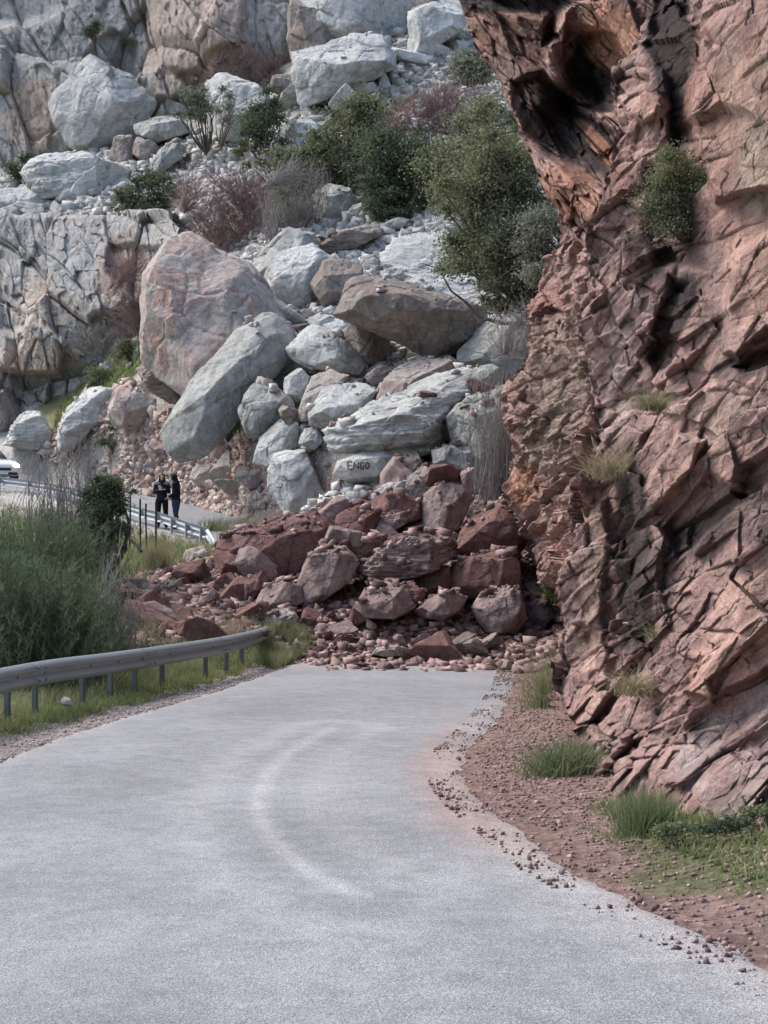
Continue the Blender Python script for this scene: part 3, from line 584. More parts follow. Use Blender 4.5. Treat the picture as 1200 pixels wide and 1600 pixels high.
def cuts(n, h, P0, seed):
    """a few clean breaks across the corners, most of them facing the road"""
    rng = np.random.default_rng(seed+999); N = list(n); H = list(h)
    for k in range(7):
        a = rng.normal(size=3); a[1] = -abs(a[1])-.6; a /= np.linalg.norm(a); s = (P0@a).max(); N.append(a); H.append(s*rng.uniform(.78, .95))
    return np.array(N), np.array(H)
def faces(P0, seed, T):
    """a lit top face, two shoulder faces and an undercut, then a few chipped corners"""
    rng = np.random.default_rng(seed+555); N = []; H = []
    for base, lo, hi in (((rng.uniform(-.5, .3), -.55, .85), .62, .8), ((-.75, -.75, rng.uniform(-.2, .5)), .6, .82), ((.7, -.8, rng.uniform(-.2, .4)), .6, .85), ((rng.uniform(-.3, .5), -.75, -.6), .62, .82), ((rng.uniform(-.25, .25), -1, rng.uniform(-.1, .35)), .82, .95)):
        a = np.array(base)+rng.normal(0, .13, 3); a /= np.linalg.norm(a); N.append(a); H.append((P0@a).max()*rng.uniform(lo, hi))
    for k in range(4):
        a = rng.normal(size=3); a[1] = -abs(a[1])-.3; a /= np.linalg.norm(a); N.append(a); H.append((P0@a).max()*rng.uniform(.8, .93))
    return N, H
def rockform(pts, lev, seed, sharp=220, amp=1., grain=1., lay=None, big=False, planes=None):
    """a fractured block: planes of the hull of pts, edges a little worn, joints and grain cut in"""
    if planes is not None: c = np.zeros(3); n, h = planes
    else:
        c, n, h = hull_planes(pts)
        if big: N_, H_ = faces(np.asarray(pts)-c, seed, 1); n = np.vstack([n, N_]); h = np.r_[h, H_]
        else: n, h = cuts(n, h, np.asarray(pts)-c, seed)
    u, f = ico(lev); ext = np.ptp(np.asarray(pts), axis=0)*.5+.01
    d = u*ext; q = np.maximum(d@n.T, 0)/h
    mx = q.max(1); r = 1/(mx*((q/mx[:, None])**sharp).sum(1)**(1/sharp)); v = d*r[:, None]
    sz = float(np.cbrt(ext.prod()*8)); nn = v/np.linalg.norm(v, axis=1, keepdims=True); w = v+seed*3.7
    s = w/sz; sn = s+.12*fbm(s*2, 3, 5)[:, None]
    A = np.array((1, 1, 1) if lay is None else lay, float)
    dd = .030*chisel(sn*1.5*A, seed % 97)+.026*chisel(sn*4.2*A, seed % 89+3)+.012*facet(sn*3.1*A, seed % 61, .5, .6, .7, .05)
    if lev >= 5: dd += .014*chisel(sn*10*A, seed % 83+5)+.009*fbm(s*16, 3, 8, .6, True)
    if lay is not None:
        z = v[:, 2]/ext[2]*2.2*A[2]+.8*fbm(s*2, 3, 4)+.5*s[:, 0]; dd += .022*((z-np.floor(z))-.5)
    return v+nn*(dd*sz*amp)[:, None], c, f
def corners(o, m=8):
    """keep only the corners that shape the outline most"""
    o = [tuple(p) for p in o]
    while len(o) > m:
        n = len(o); A = [abs((o[i][0]-o[i-1][0])*(o[(i+1) % n][1]-o[i-1][1])-(o[(i+1) % n][0]-o[i-1][0])*(o[i][1]-o[i-1][1])) for i in range(n)]; o.pop(int(np.argmin(A)))
    return np.array(o, float)
def boulder(name, label, outline, mat, seed, depth=.42, lean=.45, peaks=None, lev=None, d=None, sink=.25, cat='boulder', amp=1., sharp=220, lay=None, group=None, push=0.):
    o = corners(outline, 8 if peaks is None else 9); o = o.mean(0)+(o-o.mean(0))*(1.08 if np.ptp(o) > 30 else 1.0); w_, h_ = np.ptp(o, axis=0); bx_, by = o[:, 0].mean(), o[:, 1].max()
    if d is None: d = rayd(bx_, by-.12*h_)-.15*w_/FPX*60-push
    rng = np.random.default_rng(seed); W = w_/FPX*d; Hh = h_/FPX*d; T = depth*min(max(W, Hh*.8), 1.6*min(W, Hh)+.3)
    back = lean*(by-o[:, 1])/FPX*d
    pts = [P(x, y, d+b) for (x, y), b in zip(o, back)]
    cx, cy = o.mean(0); big = peaks is None
    if big:
        peaks = []; T *= 1.15
        for x, y in o: pts.append(P(cx+(x-cx)*.93, cy+(y-cy)*.93, d+lean*(by-y)/FPX*d-T))
    if peaks is None:
        peaks = []
        for k in range(5):
            a = rng.uniform(0, 6.28); rr = rng.uniform(.15, .5); peaks.append((cx+math.cos(a)*rr*w_*.5, cy+math.sin(a)*rr*h_*.5-.05*h_, rng.uniform(.55, 1.)))
    for x, y, k in peaks: pts.append(P(x, y, d+lean*(by-y)/FPX*d-T*k))
    for (x, y), b in zip(o, back): pts.append(P(cx+(x-cx)*.8, cy+(y-cy)*.75+.05*h_, d+b+T*1.2))
    px = max(w_, h_)
    if lev is None: lev = 7 if px > 130 else 6 if px > 50 else 5 if px > 22 else 4
    v, c, f = rockform(pts, lev, seed, sharp, amp, lay=lay, big=big)
    base = c.copy(); base[2] = ground(c[:1], c[1:2])[0]
    me = npmesh(name, v+(c-base), [f], M[mat], smooth=False); ob = link(name, me, None, base)
    tag(ob, label, cat, group); return ob
B = {}
def bl(key, label, mat, outline, **k):
    B[key] = boulder(k.pop('name', 'boulder'), label, outline, mat, len(B)*13+7, **k)
# --- the giants of the central slope
bl('g1', 'giant pointed boulder with a salmon pink front face and grey shoulder, largest on the slope', 'pink', [(282, 363), (333, 390), (383, 427), (433, 487), (458, 520), (440, 560), (400, 600), (350, 628), (300, 622), (262, 592), (230, 567), (227, 520), (233, 437), (250, 395)], depth=.38, lean=.35, push=1.0)
bl('g2', 'huge smooth grey slab tilted to the left, its dark underside overhanging pale rubble', 'grey', [(407, 496), (433, 503), (455, 533), (440, 570), (413, 600), (380, 640), (343, 680), (325, 705), (283, 716), (265, 700), (255, 670), (283, 628), (333, 567), (367, 522)], depth=.30, lean=.5, peaks=[(400, 520, .6), (330, 610, .9), (290, 655, .9), (352, 600, 1.), (420, 545, .7)], push=3.2, amp=.7)
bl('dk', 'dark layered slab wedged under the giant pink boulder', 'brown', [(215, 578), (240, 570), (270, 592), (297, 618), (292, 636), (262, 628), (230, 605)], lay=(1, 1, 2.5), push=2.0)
bl('p1', 'pale pinkish boulder with a white rough top left of the dark slab', 'pink', [(172, 645), (182, 612), (205, 598), (236, 600), (258, 635), (245, 660), (215, 672), (185, 662)], depth=.5)
bl('p2', 'long whitish outcrop block beside the green grassy strip', 'lime', [(87, 688), (98, 655), (112, 628), (140, 606), (178, 610), (182, 630), (160, 655), (135, 675), (112, 702), (92, 700)], depth=.4, lay=(1, 2, 2))
bl('p3', 'white ridged boulder at far left above the parked car', 'lime', [(8, 694), (22, 665), (42, 643), (62, 645), (74, 662), (84, 690), (50, 702)], depth=.5, lay=(1, 1, 3))
bl('c1', 'grey cone topped boulder beside the bare pinkish thicket', 'grey', [(393, 415), (413, 390), (448, 360), (486, 368), (492, 386), (440, 405), (412, 442), (394, 436)], depth=.5, push=1.)
bl('c2', 'pale blue grey boulder with a smooth scooped front, right of the pink giant', 'lime', [(411, 430), (440, 396), (490, 378), (520, 398), (516, 425), (498, 455), (494, 482), (455, 480), (430, 458)], depth=.42, peaks=[(455, 420, .7), (488, 410, .8), (470, 455, .8)])
bl('c3', 'long narrow slab sloping down to the right under the pale scooped boulder', 'grey', [(395, 443), (428, 462), (462, 488), (482, 502), (478, 512), (450, 506), (425, 490), (402, 462)], depth=.4, push=1.2)
bl('c4', 'blocky brown cube of rock stacked left of the wide pale topped slab', 'brown', [(508, 412), (540, 407), (567, 420), (562, 442), (537, 476), (506, 475), (490, 442)], depth=.5)
bl('t1', 'broad pale slab lying sunlit under the olive green tree', 'lime', [(593, 398), (620, 378), (660, 368), (705, 372), (730, 405), (766, 452), (758, 482), (700, 474), (645, 462), (608, 434)], depth=.3, lean=1.5, lay=(1, 1, 3), peaks=[(650, 400, .2), (700, 430, .3), (640, 440, .4)])
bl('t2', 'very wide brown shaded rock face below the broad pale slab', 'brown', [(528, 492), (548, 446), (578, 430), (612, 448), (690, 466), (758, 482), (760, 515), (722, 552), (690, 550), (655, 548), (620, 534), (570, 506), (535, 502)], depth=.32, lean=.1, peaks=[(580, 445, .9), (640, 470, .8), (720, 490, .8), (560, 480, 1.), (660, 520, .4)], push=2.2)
bl('m1', 'angular near white boulder with a pale upper face in the middle of the pile', 'lime', [(450, 545), (462, 528), (482, 513), (520, 518), (546, 537), (569, 570), (556, 584), (520, 585), (485, 576), (462, 562)], depth=.5, peaks=[(515, 545, .9), (475, 545, .6), (500, 575, .8), (540, 570, .7)], push=1.2)
bl('m2', 'small pale block behind the angular near white boulder', 'lime', [(479, 500), (500, 490), (522, 495), (520, 515), (490, 514)])
bl('m2b', 'flat pale block wedged between the near white and the round brown boulder', 'lime', [(505, 508), (530, 500), (548, 506), (544, 526), (520, 528)])
bl('m3', 'rounded brown boulder right of the angular near white boulder', 'brown', [(540, 520), (552, 503), (572, 497), (592, 512), (606, 535), (600, 556), (584, 567), (560, 562), (546, 545)], depth=.5)
bl('m4', 'smooth blue grey block left under the angular near white boulder', 'lime', [(411, 582), (428, 554), (452, 549), (470, 572), (458, 604), (432, 611), (410, 602)], depth=.45)
bl('m5', 'narrow pale triangular block standing beside the smooth blue grey block', 'lime', [(446, 592), (464, 570), (483, 590), (478, 618), (462, 631), (443, 612)], depth=.45, push=1.)
bl('m6', 'tan stained leaning slab in the gap below the angular near white boulder', 'pink', [(488, 592), (514, 582), (542, 590), (520, 612), (494, 655), (465, 656), (474, 626)], depth=.35)
bl('m7', 'pale flat topped block in front of the tan leaning slab', 'lime', [(484, 645), (505, 612), (530, 600), (565, 598), (584, 612), (574, 636), (545, 655), (505, 673), (487, 664)], depth=.5, peaks=[(525, 625, .5), (550, 640, .8), (505, 650, .9)], push=.8)
bl('m8', 'round lichen spotted grey boulder right of the mossy green bush', 'grey', [(374, 645), (382, 618), (398, 603), (430, 606), (452, 622), (463, 650), (448, 666), (418, 685), (388, 682)], depth=.5, push=1.2)
bl('m9', 'pale upright boulder standing alone below the brown rock face', 'lime', [(648, 532), (656, 516), (676, 515), (694, 524), (708, 548), (702, 566), (670, 573), (650, 562)], depth=.5, push=.6)
bl('m10', 'low reddish layered slabs of rock above the long white boulder', 'pink', [(586, 620), (602, 590), (640, 566), (700, 562), (720, 575), (690, 596), (640, 612), (604, 632)], depth=.5, lay=(1, 1, 3))
bl('m10b', 'small reddish flat stone left of the low reddish slabs', 'pink', [(572, 588), (592, 572), (624, 574), (606, 598), (582, 602)], lay=(1, 1, 2))
bl('L', 'long white ridged boulder spanning the middle of the slide', 'lime', [(500, 690), (512, 670), (545, 648), (600, 620), (660, 596), (720, 576), (765, 570), (786, 588), (755, 615), (712, 640), (706, 682), (680, 706), (600, 707), (530, 703)], depth=.34, lean=.6, peaks=[(560, 665, .7), (640, 640, .8), (700, 620, .6), (690, 670, .7), (620, 680, .9)], push=1.4, lay=(1, 1, 2.4))
bl('r1', 'grey boulder veiled by bare twigs at the right end of the long white boulder', 'grey', [(700, 655), (735, 622), (790, 606), (835, 640), (835, 720), (780, 745), (735, 722), (708, 690)], depth=.45)
bl('r2', 'big grey boulder behind bare twigs under the olive green tree', 'grey', [(718, 572), (722, 548), (760, 510), (805, 470), (845, 500), (840, 560), (790, 590), (745, 584)], depth=.4)
bl('e', 'pale stone with black spray painted letters below the long white boulder', 'lime', [(525, 742), (530, 722), (556, 711), (600, 705), (626, 712), (614, 735), (592, 752), (548, 752)], depth=.35, lean=.25, peaks=[(535, 722, .75), (590, 715, .8), (585, 742, .8), (540, 745, .8)], push=1.2, amp=.5)
bl('e2', 'brown grey wedge standing right beside the stone with painted letters', 'brown', [(612, 752), (620, 720), (634, 706), (652, 706), (662, 730), (656, 756)], depth=.45, push=.6)
bl('e3', 'squared grey block under the right end of the long white boulder', 'grey', [(676, 705), (705, 696), (745, 700), (750, 730), (706, 740), (678, 724)], depth=.4, push=.6)
bl('w1', 'pale pointed stone leaning left of the long white boulder', 'lime', [(398, 722), (408, 686), (438, 658), (464, 664), (468, 694), (442, 712), (418, 728)], depth=.45, push=.8)
bl('w2', 'white craggy stone at the foot of the pile just behind the dark red block', 'lime', [(420, 735), (428, 712), (450, 702), (476, 706), (496, 738), (506, 770), (478, 800), (442, 796), (424, 765)], depth=.4, push=1.2)
bl('w3', 'small pale stone between the leaning pointed stone and long white boulder', 'lime', [(468, 692), (476, 670), (496, 668), (504, 690), (490, 702)], push=.6)
bl('w4', 'pale tilted slab tip poking out below the painted stone', 'lime', [(573, 778), (604, 756), (634, 752), (634, 778), (600, 784)], push=1.)
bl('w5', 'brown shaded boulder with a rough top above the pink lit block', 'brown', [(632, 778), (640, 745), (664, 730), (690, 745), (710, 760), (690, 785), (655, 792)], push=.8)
bl('n1', 'blue grey domed boulder below the dark green bushes', 'grey', [(486, 318), (496, 300), (516, 289), (542, 296), (556, 318), (544, 338), (515, 350), (492, 342)], depth=.5)
bl('n2', 'small grey stone touching the blue grey domed boulder on its right', 'grey', [(538, 340), (548, 322), (566, 316), (568, 330), (552, 344)])
bl('n3', 'pale leaning slab beside the olive green tree trunk', 'lime', [(660, 334), (668, 306), (684, 297), (692, 312), (682, 334)])
bl('n4', 'flat grey rock on the gravel chute under the leaning pale slab', 'grey', [(596, 352), (620, 340), (640, 344), (628, 356), (602, 362)])
bl('n5', 'dark flaky ledge of rock above the scooped boulder', 'brown', [(486, 392), (500, 372), (545, 360), (590, 352), (596, 366), (560, 386), (520, 396)], lay=(1, 1, 4))
# --- left shelf and upper left
bl('u1', 'huge pale boulder like a tilted cube standing at upper left against the cliff', 'lime', [(143, 95), (163, 102), (200, 124), (237, 160), (225, 190), (205, 214), (140, 234), (112, 226), (95, 200), (77, 163), (95, 138), (117, 115)], depth=.38, peaks=[(185, 153, .9), (120, 150, .6), (130, 215, .7), (175, 130, .7), (195, 195, .3)], lean=.2, push=2.)
bl('u2', 'small white boulder behind the grey wedge right of the tilted cube', 'lime', [(230, 172), (240, 152), (266, 147), (286, 164), (280, 188), (240, 188)])
bl('u3', 'grey flat wedge resting on smaller rocks right of the tilted cube', 'grey', [(208, 196), (240, 183), (282, 180), (294, 206), (268, 216), (244, 224), (216, 210)], push=1.5)
bl('u4', 'brownish upright rock supporting the grey wedge on its left', 'brown', [(172, 246), (180, 216), (204, 208), (214, 238), (192, 260)])
bl('u5', 'shaded block directly under the grey wedge', 'brown', [(208, 240), (214, 214), (240, 216), (250, 236), (228, 254)])
bl('u6', 'smooth grey slab leaning below the grey wedge', 'grey', [(232, 262), (250, 232), (278, 219), (292, 228), (284, 248), (252, 270)], push=1.)
bl('u7', 'large white boulder half hidden behind the thin grey green sapling', 'lime', [(322, 130), (355, 112), (384, 118), (416, 140), (424, 175), (402, 205), (370, 220), (344, 214), (328, 180)], depth=.4)
bl('s1', 'long pale craggy boulder on the left shelf with a hollowed front', 'lime', [(40, 268), (58, 250), (90, 239), (130, 238), (165, 248), (198, 266), (190, 284), (140, 292), (100, 304), (62, 308), (48, 290)], depth=.4, lay=(1, 1, 2))
bl('s2', 'flat pale slab at the left edge on the boulder shelf, upper of two', 'lime', [(-30, 310), (0, 297), (38, 294), (82, 312), (70, 322), (20, 328), (-20, 330)])
bl('s3', 'rounded grey boulder at the left edge on the shelf, lower of two', 'grey', [(-20, 336), (28, 317), (62, 322), (70, 344), (46, 360), (0, 366), (-24, 356)])
bl('s4', 'pale knobbly stone below the long craggy boulder', 'lime', [(88, 312), (96, 290), (115, 284), (134, 296), (128, 314), (104, 320)])
bl('x1', 'huge grey striped boulder at the very top centre', 'lime', [(462, -30), (500, -80), (590, -80), (634, 8), (630, 42), (614, 70), (585, 64), (540, 68), (500, 50), (480, 20)], depth=.4, push=0)
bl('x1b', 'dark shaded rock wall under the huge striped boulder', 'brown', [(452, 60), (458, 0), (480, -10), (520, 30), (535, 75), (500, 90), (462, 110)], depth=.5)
bl('x2', 'pale flat topped boulder below the huge striped one', 'lime', [(456, 82), (490, 74), (525, 64), (562, 57), (604, 62), (616, 84), (612, 106), (570, 116), (532, 128), (500, 124), (474, 168), (464, 160), (459, 120)], depth=.42, lean=.5, peaks=[(500, 110, .9), (560, 95, .8), (600, 95, .6), (480, 120, .6)], push=1.)
bl('x3', 'large white boulder beside the rock roof at the top', 'lime', [(636, 48), (640, 20), (665, 6), (695, -6), (720, 4), (732, 30), (722, 48), (700, 56), (672, 66), (655, 90), (640, 82)], depth=.42)
bl('x4', 'small rounded grey block under the flat topped boulder', 'grey', [(478, 160), (484, 136), (508, 129), (528, 150), (514, 165)])
bl('x5', 'low white slab in front of the flat topped boulder', 'lime', [(528, 144), (545, 128), (580, 124), (592, 140), (560, 150)])
bl('x6', 'dark square rock left of the flat topped boulder', 'brown', [(424, 142), (428, 120), (458, 114), (464, 140), (450, 150)])
# --- red debris on the road
bl('R1', 'massive dark red brown block with a flat face at the left of the red debris', 'red', [(340, 868), (350, 836), (395, 826), (440, 812), (488, 804), (520, 818), (528, 862), (500, 890), (462, 900), (430, 908), (380, 905), (345, 905)], depth=.4, lean=.15, peaks=[(360, 870, .8), (480, 840, .9), (420, 850, .85), (440, 900, .8)], d=37.6, amp=.8)
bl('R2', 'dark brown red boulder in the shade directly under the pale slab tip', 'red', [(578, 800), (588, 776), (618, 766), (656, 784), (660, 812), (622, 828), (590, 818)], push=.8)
bl('R3', 'pink mottled rounded boulder left of the pink lit angular block', 'mauve', [(658, 818), (664, 778), (688, 757), (720, 762), (734, 782), (716, 802), (704, 838), (668, 832)], depth=.5, push=.5)
bl('R4', 'angular block with a bright pink lit top left face in the red debris', 'red', [(708, 858), (722, 832), (744, 808), (786, 783), (822, 792), (834, 830), (806, 866), (768, 872), (732, 864)], depth=.5, lean=.35, peaks=[(768, 822, .9), (740, 852, .7), (800, 840, .8)], push=1.2)
bl('R5', 'grey mauve folded boulder right against the massive dark red block', 'mauve', [(463, 940), (472, 900), (484, 872), (505, 850), (540, 852), (562, 880), (548, 905), (520, 930), (496, 946)], depth=.45, d=34.6)
bl('R6', 'long ridged brown mauve slab rising right in the centre of the red debris', 'mauve', [(563, 890), (590, 866), (630, 842), (664, 828), (694, 840), (706, 868), (680, 892), (640, 904), (590, 908)], depth=.4, lay=(1, 1, 3), push=.8)
bl('R7', 'small block with a smooth pale pink top below the ridged slab', 'red', [(644, 894), (668, 883), (700, 884), (708, 908), (698, 930), (664, 932), (648, 916)], depth=.5, push=.4)
bl('R8', 'wide rough brown red boulder just below the angular pink lit block', 'red', [(704, 900), (712, 880), (745, 866), (792, 858), (808, 882), (812, 920), (770, 938), (722, 934)], depth=.45, push=.8)
bl('R9', 'craggy brown boulder at lower right of the red debris', 'mauve', [(738, 950), (752, 928), (785, 918), (812, 930), (822, 966), (802, 988), (758, 986)], depth=.45, push=.4)
bl('R10', 'flat pointed mauve slab lying in front of the pink topped block', 'mauve', [(648, 956), (676, 932), (708, 925), (728, 934), (716, 954), (690, 968), (662, 966)], depth=.4, push=.3)
bl('R11', 'small pointed dark stone at the right front of the debris', 'mauve', [(766, 992), (784, 972), (800, 958), (806, 972), (800, 992)], push=.2)
bl('R12', 'lumpy mauve boulder with a pale chip in the debris centre front', 'mauve', [(556, 950), (572, 922), (604, 908), (634, 924), (644, 948), (616, 966), (574, 964)], depth=.45, push=.3)
bl('R12b', 'dark layered block left behind the flat pointed slab', 'red', [(614, 950), (622, 918), (646, 912), (662, 930), (654, 952), (632, 958)], push=.2, lay=(1, 1, 3))
bl('R13', 'dark red flat block under the massive dark red block', 'red', [(326, 930), (340, 908), (380, 902), (404, 908), (396, 928), (360, 938)], depth=.5, d=36.)
bl('R14', 'dark slab propped diagonally in front of the massive dark red block', 'red', [(372, 936), (386, 906), (410, 892), (420, 904), (408, 924), (386, 942)], d=35.)
bl('R15', 'pale grey slab leaning behind the end of the near guardrail', 'mauve', [(346, 992), (362, 968), (386, 950), (412, 946), (424, 962), (410, 990), (378, 998)], depth=.45, d=33.6, lay=(1, 1, 2))
bl('R16', 'orange tinted stone above the end of the near guardrail', 'pink', [(408, 984), (424, 958), (452, 950), (464, 966), (456, 986)], d=33.3)
bl('R17', 'dark mauve block between folded boulder and guardrail end', 'mauve', [(398, 948), (410, 922), (440, 908), (470, 916), (474, 940), (450, 952), (420, 956)], d=34.4)
bl('R18', 'flat red boulder behind the folded boulder and left of the ridged slab', 'red', [(518, 846), (528, 806), (560, 790), (588, 802), (592, 836), (560, 850)], push=.4)
bl('R19', 'brown flat stone lying on the asphalt at the edge of the debris', 'pink', [(582, 1022), (590, 1011), (620, 1009), (636, 1013), (634, 1024), (604, 1026)], depth=.6, d=31.6, cat='stone', name='stone')
bl('R20', 'dark hollow backed slab between folded boulder and ridged slab', 'mauve', [(530, 868), (552, 842), (590, 838), (606, 852), (584, 868), (556, 880)], push=.5, lay=(1, 1, 3))
bl('R21', 'small striped pinkish slab left above the ridged slab', 'mauve', [(578, 832), (600, 808), (632, 800), (634, 818), (610, 832), (590, 842)], lay=(1, 1, 3), push=.6)
bl('R22', 'fan shaped mauve stone at the lower right between debris and cliff foot', 'mauve', [(816, 962), (832, 938), (858, 934), (866, 962), (850, 982), (826, 980)])
bl('R23', 'pale tan stone lying below the far guardrail end', 'pink', [(286, 872), (292, 860), (318, 854), (326, 866), (318, 876), (296, 880)], d=41.5, name='stone', cat='stone')
bl('R24', 'small grey stone on the asphalt right of its flat dark neighbour', 'mauve', [(588, 1044), (592, 1036), (604, 1033), (611, 1038), (609, 1046)], d=29.7, name='stone', cat='stone', depth=.6)
bl('R25', 'thin dark stone on the asphalt left of the small grey one', 'red', [(545, 1042), (548, 1036), (566, 1035), (577, 1038), (566, 1043)], d=30., name='stone', cat='stone', depth=.6)
bl('R26', 'brown stone on the red gravel where asphalt, debris and verge meet', 'brown', [(783, 1044), (788, 1032), (798, 1031), (800, 1042), (792, 1048)], d=29.3, name='stone', cat='stone', depth=.6)
bl('V1', 'white stone lying in the verge grass below the near guardrail', 'lime', [(94, 1098), (100, 1089), (108, 1091), (115, 1102), (106, 1104)], d=19.6, name='stone', cat='stone', depth=.7)
# painted letters on the pale stone
def strokes_on(ob, strokes, wpx, name):
    me = ob.data; off = ob.location; bvh = BVHTree.FromPolygons([v.co+off for v in me.vertices], [p.vertices[:] for p in me.polygons])
    vs = []; fs = []
    for st in strokes:
        st = np.array(st, float); L = np.r_[0, np.cumsum(np.hypot(*np.diff(st, axis=0).T))]; n = max(3, int(L[-1]/.5)); s = np.linspace(0, L[-1], n)
        x = np.interp(s, L, st[:, 0]); y = np.interp(s, L, st[:, 1]); tx = np.gradient(x); ty = np.gradient(y); l = np.hypot(tx, ty); tx /= l; ty /= l
        rows = []
        for i in range(n):
            r = []
            for e in (-1, -.33, .33, 1):
                q = P(x[i]-ty[i]*wpx*e, y[i]+tx[i]*wpx*e, 40.); o = Vector((0, 0, CAM_H)); dr = (Vector(q)-o).normalized()
                h = bvh.ray_cast(o, dr)
                r.append(h[0]-dr*.02 if h[0] else None)
            rows.append(r)
        for i in range(n-1):
            for j in range(3):
                c = [rows[i][j], rows[i][j+1], rows[i+1][j+1], rows[i+1][j]]
                if all(k is not None for k in c):
                    fs.append([len(vs)+k for k in range(4)]); vs += c
    if not vs: print('NO LETTERS'); return
    V_ = np.array([v[:] for v in vs])-np.array(off[:]); return link(name, npmesh(name, V_, [np.array(fs)], M['ink']), ob)
for st in ([[(543, 721.5), (543.5, 733)], [(543, 721.5), (550, 721)], [(543.2, 727), (549, 726.5)], [(543.5, 733), (551, 733)]], [[(553, 733), (553.3, 722.5), (560, 732.5), (560.3, 722)]],
 [[(568.5, 723.5), (566, 722), (563.5, 723.5), (562.8, 729), (564.5, 733), (568, 732), (568.3, 728), (566, 728)]], [[(574, 722.5), (571.5, 725), (571.3, 730), (574, 733), (576.5, 730), (576.5, 725), (574, 722.5)]]):
    strokes_on(B['e'], st, .75, 'painted_letter')
# ------------------------------------------------------------------ rubble: individual rocks, then the gravel between them
def proto(mat, seed, lev=5, flat=.7):
    rng = np.random.default_rng(seed); n = 9; ax = np.array([1, rng.uniform(.65, .95), flat*rng.uniform(.8, 1.1)])*.5
    N = np.vstack([np.eye(3), -np.eye(3), rng.normal(size=(n, 3))])+rng.normal(0, .22, (n+6, 3)); N /= np.linalg.norm(N, axis=1, keepdims=True)
    ax = ax*.80; H = np.linalg.norm(N*ax, axis=1)*np.r_[rng.uniform(.75, 1, 6), rng.uniform(.8, 1.05, n)]
    v, c, f = rockform([-ax, ax], lev, seed, 220, planes=(N, H)); return npmesh('rock', v, [f], M[mat], smooth=False)
PR = {}
for mt in ('lime', 'grey', 'pink', 'red', 'mauve', 'brown'): PR[mt] = [proto(mt, 100+17*k+len(mt), 5, (.7, .42, .9, .55, .32)[k]) for k in range(5)]
_pv, _pf = [], []
for o in B.values():
    k_ = len(_pv); _pv += [v.co+o.location for v in o.data.vertices]; _pf += [[i+k_ for i in p.vertices] for p in o.data.polygons]
PILE = BVHTree.FromPolygons(_pv, _pf); del _pv, _pf
def settle(x, y, z, prob, rng, nz=.55):
    """height on which a loose stone comes to rest: the top of a boulder where one lies there, else the ground"""
    h = PILE.ray_cast(Vector((x, y, z+7)), Vector((0, 0, -1)), 7)
    if h[0] is not None and h[1].z > nz and rng.random() < prob: return h[0].z
    return z
avoid = [(o.location.x, o.location.y, max(o.dimensions.x, .1)*.30) for o in B.values()]
def sample(poly, n, rng, dmin, dmax, x0=-40, x1=14, clear=True):
    poly = np.array(poly, float); out = []
    tries = 0
    while len(out) < n and tries < 300:
        tries += 1
        Y = rng.uniform(dmin, dmax, 600); pxx = rng.uniform(poly[:, 0].min(), poly[:, 0].max(), 600); X = (pxx-600)/FPX*Y
        X = X+rng.normal(0, .02, 600); Z = ground(X, Y); a, b = proj(np.stack([X, Y, Z], -1))
        k = inpoly(a, b, poly)
        off, ii = roadq(X, Y); yy = RD[ii, 1]
        k &= ~((np.abs(off) < 2.2) & ((yy > 46.3) | (yy < 30.6-2.2*rng.random(600)**2.5)))
        for x, y, z in zip(X[k], Y[k], Z[k]): out.append((x, y, z))
    return out[:n]
cnt = 0
LM = {'g1': 'the giant pink boulder', 'g2': 'the huge tilted grey slab', 'p1': 'the rough topped pinkish boulder', 'p2': 'the long whitish outcrop block', 'c2': 'the scooped pale boulder', 't1': 'the broad pale slab', 't2': 'the wide brown rock face', 'm1': 'the angular near white boulder', 'm3': 'the round brown boulder', 'm7': 'the pale flat topped block', 'm8': 'the lichen spotted boulder', 'm9': 'the pale upright boulder', 'L': 'the long white boulder', 'r1': 'the twig veiled grey boulder', 'e': 'the stone with painted letters', 'w2': 'the white craggy stone', 'w1': 'the leaning pointed stone', 'n1': 'the blue grey domed boulder', 'u1': 'the tilted cube boulder', 'u7': 'the white boulder behind the sapling', 's1': 'the long craggy shelf boulder', 's3': 'the grey boulder at the left edge', 'x1': 'the striped boulder at the top', 'x2': 'the flat topped boulder', 'x3': 'the white boulder beside the rock roof', 'R1': 'the massive dark red block', 'R3': 'the pink mottled boulder', 'R4': 'the pink lit angular block', 'R5': 'the folded mauve boulder', 'R6': 'the ridged mauve slab', 'R7': 'the pink topped block', 'R8': 'the wide rough red boulder', 'R9': 'the craggy brown boulder', 'R10': 'the flat pointed slab', 'R15': 'the guardrail end slab', 'R19': 'the brown flat stone on the asphalt', 'c4': 'the blocky brown cube', 'w5': 'the brown rough topped boulder', 'n5': 'the dark flaky ledge', 'p3': 'the white ridged boulder'}
LMP = [(n,)+tuple(float(a) for a in proj(np.array([list(B[k].matrix_basis.translation)])+np.array([0, 0, B[k].dimensions.z*.5]))) for k, n in LM.items()]
TONE = {'lime': 'pale', 'grey': 'grey', 'pink': 'pinkish', 'red': 'dark red', 'mauve': 'mauve', 'brown': 'brown'}
def wherefrom(p):
    x, y = (float(a[0]) for a in proj(np.array([p])))
    n, a, b = min(LMP, key=lambda l: (l[1]-x)**2+(l[2]-y)**2); dx, dy = x-a, y-b; r = math.hypot(dx, dy)
    di = ('right of' if dx > 0 else 'left of') if abs(dx) > abs(dy) else ('below' if dy > 0 else 'above')
    return ('close ' if r < 40 else 'well ' if r > 95 else '')+di+' '+n
